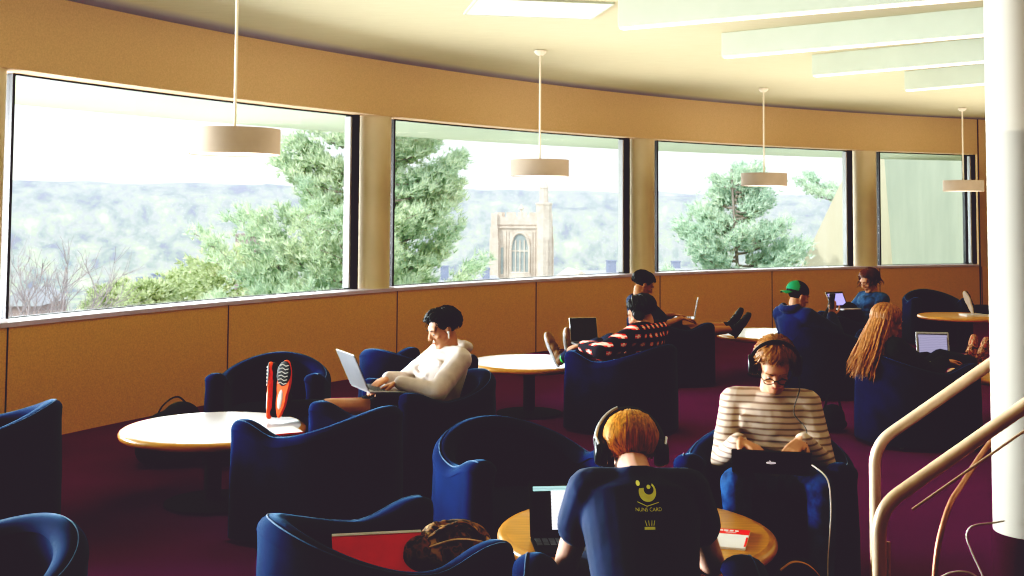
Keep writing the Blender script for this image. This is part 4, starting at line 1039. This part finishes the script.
# ------------------------------------------------------------------ outside
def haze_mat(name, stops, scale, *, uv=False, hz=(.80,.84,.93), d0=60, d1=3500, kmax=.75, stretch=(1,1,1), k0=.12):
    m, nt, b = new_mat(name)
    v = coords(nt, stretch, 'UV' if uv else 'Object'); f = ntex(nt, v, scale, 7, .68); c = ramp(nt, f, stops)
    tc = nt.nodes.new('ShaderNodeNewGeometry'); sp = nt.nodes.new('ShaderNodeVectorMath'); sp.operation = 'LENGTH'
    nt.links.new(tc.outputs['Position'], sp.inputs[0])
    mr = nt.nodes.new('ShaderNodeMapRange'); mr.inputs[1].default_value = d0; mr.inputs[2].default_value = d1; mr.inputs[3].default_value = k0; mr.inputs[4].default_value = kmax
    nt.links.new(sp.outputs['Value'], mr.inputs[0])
    mx = nt.nodes.new('ShaderNodeMix'); mx.data_type = 'RGBA'; nt.links.new(mr.outputs[0], mx.inputs[0]); nt.links.new(c, mx.inputs[6]); mx.inputs[7].default_value = (*hz,1)  # aerial haze mixed into the base colour by distance
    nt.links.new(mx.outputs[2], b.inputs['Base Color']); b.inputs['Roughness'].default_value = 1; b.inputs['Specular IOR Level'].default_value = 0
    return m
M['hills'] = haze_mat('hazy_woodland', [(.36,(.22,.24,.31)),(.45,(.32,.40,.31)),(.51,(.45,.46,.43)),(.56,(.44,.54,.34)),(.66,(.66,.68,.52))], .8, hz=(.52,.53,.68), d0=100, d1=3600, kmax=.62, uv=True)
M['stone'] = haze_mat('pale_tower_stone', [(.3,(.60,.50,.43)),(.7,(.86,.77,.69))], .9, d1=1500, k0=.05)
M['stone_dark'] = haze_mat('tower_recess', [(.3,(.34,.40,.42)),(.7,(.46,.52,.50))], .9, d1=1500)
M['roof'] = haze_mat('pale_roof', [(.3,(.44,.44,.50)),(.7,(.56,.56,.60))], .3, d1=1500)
M['brick'] = haze_mat('hazy_brick', [(.3,(.30,.20,.19)),(.7,(.44,.32,.30))], 1.2, d1=1500)  # pale from haze and overexposure put into the colour
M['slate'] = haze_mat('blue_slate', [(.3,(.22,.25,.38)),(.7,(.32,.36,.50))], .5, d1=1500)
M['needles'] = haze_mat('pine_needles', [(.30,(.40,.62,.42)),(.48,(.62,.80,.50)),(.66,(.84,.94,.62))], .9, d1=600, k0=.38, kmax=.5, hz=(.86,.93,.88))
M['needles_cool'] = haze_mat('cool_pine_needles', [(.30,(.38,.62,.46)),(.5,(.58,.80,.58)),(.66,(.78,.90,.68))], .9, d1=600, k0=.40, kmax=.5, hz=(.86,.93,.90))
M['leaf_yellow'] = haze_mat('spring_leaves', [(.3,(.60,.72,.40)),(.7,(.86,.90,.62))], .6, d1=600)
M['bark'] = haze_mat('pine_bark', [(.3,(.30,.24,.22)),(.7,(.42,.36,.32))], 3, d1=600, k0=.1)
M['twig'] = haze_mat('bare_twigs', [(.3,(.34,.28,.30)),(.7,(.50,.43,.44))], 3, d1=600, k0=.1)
M['wing'] = haze_mat('sunlit_concrete', [(.3,(.80,.72,.58)),(.7,(.90,.84,.70))], .8, stretch=(3,3,.3), d1=900, k0=.0)  # wing wall concrete with sunlight painted into its colour
M['wing2'] = haze_mat('shaded_concrete', [(.3,(.42,.48,.40)),(.7,(.54,.60,.50))], .8, stretch=(3,3,.3), d1=900, k0=.0)  # the same concrete with greenish shade painted into its colour
# terrain: one polar sheet from the campus to the far ridge
bm = bmesh.new(); NA, NR = 150, 90; grid = []
for i in range(NR+1):
    t = i/NR; d = 14*(4200/14)**t; row = []
    for j in range(NA+1):
        az = radians(-62+100*j/NA)                                      # 0 = straight ahead (+Y)
        x = d*sin(az); y = d*cos(az)
        base = -6-16*min(1, (d/140)) - 45*min(1, max(0, (d-140)/900))
        k = max(0, (d-1100)/2100); k = min(1, k); k = k*k*(3-2*k)
        ridge = 62+26*(-az)*1.2+14*noise.noise(V((x/1500, y/1500, 0)))
        z = base*(1-k)+ridge*k
        z += (noise.noise(V((x/260, y/260, 3)))*16+noise.noise(V((x/70, y/70, 5)))*4)*min(1, d/1200)
        if d > 3500: z -= (d-3500)*.08
        row.append(bm.verts.new((x, y, z)))
    grid.append(row)
for a, b in zip(grid, grid[1:]):
    for j in range(NA): bm.faces.new((a[j], a[j+1], b[j+1], b[j]))
uvl = bm.loops.layers.uv.new('ground')
for f_ in bm.faces:
    for l_ in f_.loops:
        x_, y_, _z = l_.vert.co; l_[uvl].uv = (atan2(x_, y_)*62, math.log(math.hypot(x_, y_))*7.5)
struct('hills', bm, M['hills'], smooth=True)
# stone tower
def tower(x, y, w, ztop, zb, rz_):
    t = empty('tower', (x,y,0), rz_, 'pale stone gothic bell tower with pointed window and corner turret seen through the second window', 'tower')
    h = w/2
    bm = bmesh.new(); box(bm, (0,0,(ztop-.5+zb)/2), (w*.90,w*.90,ztop-.5-zb)); obj('shaft', bm, M['stone'], t, smooth=False)
    bm = bmesh.new()
    for k in range(9):
        for s in (-1,1):
            if k % 2 == 0:
                box(bm, (-h*.84+k*h*.21,s*h*.88,ztop-.02), (h*.17,.22,.5)); box(bm, (s*h*.88,-h*.84+k*h*.21,ztop-.02), (.22,h*.17,.5))
    for s in (-1,1):
        box(bm, (0,s*h*.9,ztop-.55), (w*.92,.25,.7)); box(bm, (s*h*.9,0,ztop-.55), (.25,w*.92,.7)); box(bm, (0,s*h*.91,ztop-1.15), (w*.95,.3,.14))
    obj('parapet', bm, M['stone'], t, smooth=False)
    for i, (sx, sy) in enumerate(((-1,-1),(1,-1),(-1,1),(1,1))):
        bm = bmesh.new()
        for kx in (0,1):
            px, py = (sx*h*.90, sy*h*.98) if kx else (sx*h*.98, sy*h*.90)
            for z0, z1, q in ((zb, ztop-2.2, 1.0), (ztop-2.2, ztop-1.1, .82), (ztop-1.1, ztop+.12, .62)):
                box(bm, (px, py, (z0+z1)/2), (.62*q, .62*q, z1-z0))
            for zz in (ztop-2.2, ztop-4.4): 
                bmesh.ops.create_cone(bm, cap_ends=True, segments=4, radius1=.36, radius2=.02, depth=.8, matrix=Matrix.Translation((px, py-.28*(sy<0)*0, zz+.3)) @ Matrix.Rotation(pi/4,4,'Z'))
        obj('buttress', bm, M['stone'], t, smooth=False)
    bm = bmesh.new(); lathe(bm, [(.72,zb),(.72,ztop+.9),(.78,ztop+.95),(.78,ztop+1.1),(.40,ztop+1.15),(.40,ztop+2.4),(.46,ztop+2.5),(.05,ztop+3.3)], 8, (h*.86,-h*.86,0)); obj('corner_turret', bm, M['stone'], t, smooth=False)
    # pointed window on each of two faces: recess, mullions, surround
    def arch(w_, z0, zs, zp, y_, n=10):
        pts = [(-w_,z0),(w_,z0)]
        for j in range(n+1): u = j/n; pts.append((w_*cos(u*pi/2)**.9 if u < 1 else 0, zs+(zp-zs)*sin(u*pi/2)))
        for j in range(n-1,-1,-1): u = j/n; pts.append((-w_*cos(u*pi/2)**.9, zs+(zp-zs)*sin(u*pi/2)))
        return pts
    z0, zs, zp = ztop-5.3, ztop-3.2, ztop-1.75
    bm = bmesh.new(); 
    f_ = bm.faces.new([bm.verts.new((x_, -w*.45-.02, z_)) for x_, z_ in arch(.80, z0, zs, zp, 0)]); obj('belfry_window', bm, M['stone_dark'], t, smooth=False)
    bm = bmesh.new(); P_ = arch(.86, z0, zs, zp+.1, 0); tube(bm, [V((x_, -w*.45-.08, z_)) for x_, z_ in P_+P_[:1]], .13, 6)
    for x_ in (-.40,.0,.40): box(bm, (x_, -w*.45-.06, (z0+zp)/2-.25), (.10,.12,zp-z0-.6))
    box(bm, (0,-w*.45-.06,zs-.1), (1.6,.1,.1)); box(bm, (0,-w*.45-.10,z0-.25), (2.0,.2,.45))
    for x_ in (-1.35,-1.10,1.10,1.35): box(bm, (x_, -w*.45-.05, ztop-3.6), (.09,.12,4.2))
    obj('tracery', bm, M['stone'], t, smooth=False)
    bm = bmesh.new()
    for x_ in (-.55,0,.55): box(bm, (x_, -w*.45-.02, ztop-6.75), (.34,.06,1.3))
    for x_ in (-1.65,1.65): box(bm, (x_, -w*.45-.03, ztop-4.2), (.22,.06,2.4))
    obj('lancets', bm, M['stone_dark'], t, smooth=False)
    bm = bmesh.new(); lathe(bm, [(.10,ztop-.2),(.10,ztop+.5),(.28,ztop+.55),(.02,ztop+1.0)], 6, (.1,-h*.9,0)); obj('finial', bm, M['stone'], t, smooth=False)
    return t
tower(1.02, 108, 5.05, 1.45, -30, -.10)
# pine trees
def tuft(bm, p, d, L, rnd, n=7, w=.011):
    F = frame_from(d)
    for k in range(n):
        a = 2*pi*k/n+rnd.uniform(-.4,.4); s = rnd.uniform(.35,.9)
        e = (F @ V((cos(a)*s, sin(a)*s, 1))).normalized()*L*rnd.uniform(.7,1.1)
        x = e.cross(V((rnd.uniform(-1,1), rnd.uniform(-1,1), rnd.uniform(-1,1)))).normalized()*w
        bm.faces.new((bm.verts.new(p-x), bm.verts.new(p+x), bm.verts.new(p+e)))
def pine(x, y, z0, ztop, label, branches, seed, mt='needles', L=.20, w=.012, dens=1.0, trunk=.16):
    rnd = random.Random(seed); t = empty('pine_tree', (x,y,z0), 0, label, 'tree')
    bm = bmesh.new(); hgt = ztop-z0
    tp = [V((0.12*sin(k*1.3), .1*cos(k), hgt*k/8)) for k in range(9)]
    tube(bm, tp, trunk, 10, True, [1-.1*k for k in range(9)]); obj('trunk', bm, M['bark'], t)
    bw = bmesh.new(); bn = bmesh.new()
    for (z, az, ln, rise) in branches:
        b0 = V((0,0,z-z0)); dirv = V((sin(az), cos(az), 0)); pts = []
        for k in range(8):
            u = k/7; pts.append(b0+dirv*ln*u+V((0,0,ln*(rise*u+.22*u*u*u-.10*sin(pi*u)))))
        tube(bw, pts, .035, 6, True, [1,.9,.8,.7,.55,.4,.3,.15])
        side = V((dirv.y, -dirv.x, 0))
        nn = int(ln*26*dens)
        for i in range(nn):
            u = rnd.uniform(.16,1)**.8; k = min(6, int(u*7)); p = pts[k].lerp(pts[k+1], u*7-k)
            s = rnd.uniform(-1,1)*ln*.36*(1-u*.55)
            q = p+side*s+dirv*abs(s)*.55+V((0,0,abs(s)*.25+rnd.uniform(-.03,.14)))
            if i % 5 == 0: tube(bw, [p, p.lerp(q,.5), q], .008, 4, False)
            for c in range(5):
                r = q+V((rnd.gauss(0,.10), rnd.gauss(0,.10), rnd.gauss(0,.055)))
                tuft(bn, r, (dirv*.5+V((rnd.uniform(-.5,.5), rnd.uniform(-.5,.5), rnd.uniform(.3,1)))), L*rnd.uniform(.75,1.2), rnd, 7, w)
    obj('branches', bw, M['bark'], t); o = obj('needles', bn, M[mt], t, smooth=False); return t
rnd = random.Random(3)
Ya = 24.0
br = []
for i in range(120):
    z = -4.6+i*.072; az = rnd.uniform(0, 2*pi) if i % 3 else rnd.choice((-1,1))*pi/2+rnd.uniform(-.5,.5)
    left = sin(az) < 0; k = max(0, min(1, (z+1.0)/3.6))
    ln = ((3.45-1.5*k*k) if left else (2.25-.3*k))*rnd.uniform(.55,1.0)
    if z > 2.3 and left: ln *= .9
    br.append((z, az, ln, rnd.uniform(.02,.34)))
pine((372-512)/1150*Ya, Ya, -14, 4.1, 'large pine tree spreading across the first and second windows', br, 5, 'needles', .20, .014, 1.25, .18)
br = []
for i in range(64):
    z = -2.8+i*.083; k = max(0.15, min(1, (2.7-z)/3.0)); az = rnd.uniform(0, 2*pi) if i % 2 else rnd.choice((-1,1))*pi/2+rnd.uniform(-.5,.5)
    br.append((z, az, (1.05*k+.38)*rnd.uniform(.7,1.1), rnd.uniform(.10,.40)))
Yb = 25.0
pine((736-512)/1150*Yb, Yb, -14, 2.6, 'full pine tree centred in the third window', br, 9, 'needles_cool', .17, .012, 1.9, .12)
br = [(2.2, -pi/2-.1, 1.9, .06), (2.45, -pi/2+.3, 1.5, .10)]
pine(11.2, 37.5, -14, 5, 'pine tree behind the concrete wall with one bough reaching into the third window', br, 13, 'needles_cool', .17, .012, 1.3, .12)
# bare tree at the left
def bare_tree(x, y, z0, hgt, label, seed):
    rnd = random.Random(seed); t = empty('bare_tree', (x,y,z0), 0, label, 'tree'); bm = bmesh.new()
    def grow(p, d, L, r, lv):
        pts = [p]; 
        for k in range(4): d = (d+V((rnd.gauss(0,.13), rnd.gauss(0,.13), .06))).normalized(); pts.append(pts[-1]+d*L/4)
        tube(bm, pts, r, 5, False, [1,.9,.8,.7,.6])
        if lv == 0: return
        for k in range(3 if lv > 1 else 4):
            a = rnd.uniform(0, 2*pi); F = frame_from(d); s = rnd.uniform(.35,.75)
            grow(pts[rnd.choice((2,3,4))], (F @ V((cos(a)*s, sin(a)*s, 1))).normalized(), L*rnd.uniform(.6,.8), r*.55, lv-1)
    for a in (-.35,0,.3,.1): grow(V((0,0,0)), V((a, rnd.uniform(-.2,.2), 1)).normalized(), hgt*.40, .05, 4)
    obj('branches', bm, M['twig'], t); return t
bare_tree((30-512)/1150*21, 21, -2.4, 3.7, 'bare leafless tree at the lower left of the first window', 4)
# leafy bushes along the foot of the windows
def bush(x, y, z, r, label, seed, mt='leaf_yellow', n=900):
    rnd = random.Random(seed); t = empty('leafy_tree', (x,y,z), 0, label, 'tree', 'spring trees beyond the first window')
    bm = bmesh.new(); tube(bm, [(0,0,-3),(0,0,0)], .08, 8); obj('trunk', bm, M['bark'], t)
    bm = bmesh.new()
    for i in range(n):
        d = V((rnd.gauss(0,1), rnd.gauss(0,1), rnd.gauss(0,1))).normalized(); p = V((d.x*r, d.y*r, d.z*r*.75+r*.3))*rnd.uniform(.5,1.08)*(1+.25*noise.noise(d*2.5+V((seed,0,0))))
        tuft(bm, p, d, .20, rnd, 5, .05)
    obj('leaves', bm, M[mt], t, smooth=False); return t
for i, (px, py, yy, r, s_) in enumerate(((120,300,32,.75,'nearest the bare tree'),(152,296,30,.65,'second from the bare tree'),(188,292,34,.95,'between the flat roofs and the pine'),(232,280,31,1.2,'tucked against the large pine'))):
    x = (px-512)/1150*yy; bush(x, yy, 1.62-(py-206)/1150*yy-.2, r, 'yellow-green spring tree beyond the first window, '+s_, 20+i)
# campus buildings
def building(x, y, z, w, d, h, label, wall_m, roof_m, gable=False, extra=()):
    t = empty('building', (x,y,z), .1, label, 'building')
    bm = bmesh.new(); box(bm, (0,0,h/2-6), (w,d,h+12)); obj('walls', bm, wall_m, t, smooth=False)
    bm = bmesh.new()
    if gable:
        a = [bm.verts.new(p) for p in ((-w/2-.2,-d/2-.2,h),(w/2+.2,-d/2-.2,h),(0,-d/2-.2,h+w*.42),(-w/2-.2,d/2,h),(w/2+.2,d/2,h),(0,d/2,h+w*.42))]
        for f_ in ((0,1,2),(3,5,4),(0,2,5,3),(1,4,5,2),(0,3,4,1)): bm.faces.new([a[k] for k in f_])
    else: box(bm, (0,0,h+.15), (w+.4,d+.4,.3))
    obj('roof', bm, roof_m, t, smooth=False)
    bm = bmesh.new(); n = max(2, int(w/2))
    for k in range(n): box(bm, (-w/2+w*(k+.5)/n, -d/2-.02, h*.45), (.55,.08,h*.4))
    obj('windows', bm, M['stone_dark'], t, smooth=False)
    for (ex, eh, ew) in extra:
        bm = bmesh.new(); box(bm, (ex,0,h+eh/2), (ew,ew,eh)); box(bm, (ex,0,h+eh), (ew*1.15,ew*1.15,.12)); obj('chimney', bm, M['slate'], t, smooth=False)
    return t
def at(px, py, yy): return ((px-512)/1150*yy, yy, 1.62-(py-(205.5+.0085*px))/1150*yy)
def bld(px, ptop, yy, wpx, d, label, wm, rm, gable=False, extra=(), h=3):
    x, y, z = at(px, ptop, yy); building(x, y, z-h, wpx/1150*yy, d, h, label, M[wm], M[rm], gable, extra)
bld(38, 297, 70, 34, 6, 'hazy brick house with pale roof behind the bare tree', 'brick', 'roof', True)
bld(132, 287, 130, 56, 9, 'low flat-roofed pale building beyond the first window', 'roof', 'roof', False, ((1.5,1.6,1.2),(3.2,2.0,1.3)))
bld(250, 232, 160, 20, 6, 'hazy brick building partly hidden by the large pine', 'brick', 'brick', False, h=8)
bld(436, 280, 90, 76, 8, 'long pale roof with two blue-grey chimneys left of the stone tower', 'roof', 'roof', False, ((2.3,1.35,.62),(.75,1.35,.6)))
bld(487, 280, 70, 22, 7, 'small pale roof with one blue-grey chimney beside the stone tower', 'roof', 'roof', False, ((0,.9,.4),))
bld(575, 275, 95, 22, 7, 'pale gabled stone house just right of the tower', 'stone', 'stone', True)
bld(602, 272, 120, 40, 8, 'white-roofed building with blue-grey chimney at the right of the second window', 'roof', 'roof', False, ((1.0,1.5,.9),))
bld(672, 268, 120, 26, 8, 'white-roofed building at the left foot of the third window', 'roof', 'roof', False, ((.4,1.0,.8),))
# sloping concrete wing wall outside the right-hand windows
def pt(px, py, yy): 
    x, y, z = at(px, py, yy); return V((x, y, z))
bm = bmesh.new()
q = [pt(783,300,27.0), pt(852,158,27.0), pt(884,92,27.0), pt(900,300,27.0)]
b2 = [p+V((3.2,7.5,0)) for p in q]
va = [bm.verts.new(p) for p in q]; vb = [bm.verts.new(p) for p in b2]
bm.faces.new(va); bm.faces.new(vb[::-1])
for k in range(4): bm.faces.new((va[k], va[(k+1)%4], vb[(k+1)%4], vb[k]))
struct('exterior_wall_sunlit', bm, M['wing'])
bm = bmesh.new()
q = [pt(896,330,25.5), pt(882.5,120,25.5), pt(1060,60,25.5), pt(1060,330,25.5)]
b2 = [p+V((1.5,1.2,0)) for p in q]
va = [bm.verts.new(p) for p in q]; vb = [bm.verts.new(p) for p in b2]
bm.faces.new(va); bm.faces.new(vb[::-1])
for k in range(4): bm.faces.new((va[k], va[(k+1)%4], vb[(k+1)%4], vb[k]))
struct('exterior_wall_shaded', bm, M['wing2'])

# ------------------------------------------------------------------ sky and lamps
w = bpy.data.worlds.new('sky'); bpy.context.scene.world = w; w.use_nodes = True; nt = w.node_tree
bg = nt.nodes['Background']; tc = nt.nodes.new('ShaderNodeTexCoord'); mp = nt.nodes.new('ShaderNodeMapping'); mp.inputs['Scale'].default_value = (1,1,5)
nt.links.new(tc.outputs['Generated'], mp.inputs['Vector'])
n = nt.nodes.new('ShaderNodeTexNoise'); n.inputs['Scale'].default_value = 3; n.inputs['Detail'].default_value = 5; nt.links.new(mp.outputs['Vector'], n.inputs['Vector'])
nt.links.new(ramp(nt, n.outputs['Fac'], [(.35,(.86,.89,.97)), (.6,(1,1,1))]), bg.inputs['Color']); bg.inputs['Strength'].default_value = SKY
def area(name, loc, target, sx, sy, power, col, spread=pi):
    l = bpy.data.lights.new(name, 'AREA'); l.shape = 'RECTANGLE'; l.size = sx; l.size_y = sy; l.energy = power; l.color = col; l.spread = spread
    o = bpy.data.objects.new(name, l); C.objects.link(o); o.location = loc
    o.rotation_euler = (V(target)-V(loc)).to_track_quat('-Z', 'Y').to_euler(); return o
sun = bpy.data.lights.new('sun', 'SUN'); sun.energy = 1.5; sun.angle = .02; sun.color = (1,.96,.88)
so = bpy.data.objects.new('sun', sun); C.objects.link(so); so.rotation_euler = (V((.75,.62,-.75))).to_track_quat('-Z', 'Y').to_euler()
# added area lamps beyond the overhang that boost each window's daylight
for i, (a1, a0) in enumerate(WINS+LEFT):
    am = (a1+a0)/2; c = W(am, RW+3.3, 1.55); wd = (a1-a0)*RW
    area('window_fill', c, W(am, 0, 1.25), wd*1.3, 1.7, WIN_POWER*[1,.5,.5,.5,LEFT_BOOST,.15][i]*wd/3.9, (.90,.95,1), radians(95))
# added fill lamps, unseen, that brighten the plaster and the walls
for (x, y, pw) in ROOM_FILLS:
    area('ceiling_fill', (x, y, 2.94), (x, y, 0), 1.2, 1.2, pw, (1,.84,.62))  # added downward fill under the ceiling, out of view
for i, (x, y, sz, pw) in enumerate(UP_FILLS):
    area('upward_fill', (x, y, 1.9), (x, y, 5), sz, sz, pw, (1,.93,.76))  # added lamps floating mid-room, facing up to brighten the ceiling
sc = bpy.context.scene
sc.view_settings.view_transform = 'Standard'; sc.view_settings.look = 'None'; sc.view_settings.exposure = EXPOSURE
sc.view_settings.use_curve_mapping = True
cm = sc.view_settings.curve_mapping
def set_curve(cc, pts_):
    while len(cc.points) < len(pts_): cc.points.new(.5,.5)
    for p_, (a, b) in zip(cc.points, pts_): p_.location = (a, b); p_.handle_type = 'VECTOR'
set_curve(cm.curves[3], CURVE)
for k, pts_ in ((0,[(0,.038),(.042,.046),(.07,.07),(1,1)]),(2,[(0,.032),(.042,.045),(.07,.07),(1,1)])): set_curve(cm.curves[k], pts_)
cm.update()
sc.cycles.use_denoising = True; sc.cycles.max_bounces = 8; sc.cycles.transparent_max_bounces = 12; sc.cycles.caustics_reflective = False; sc.cycles.caustics_refractive = False
sc.cycles.sample_clamp_indirect = 3
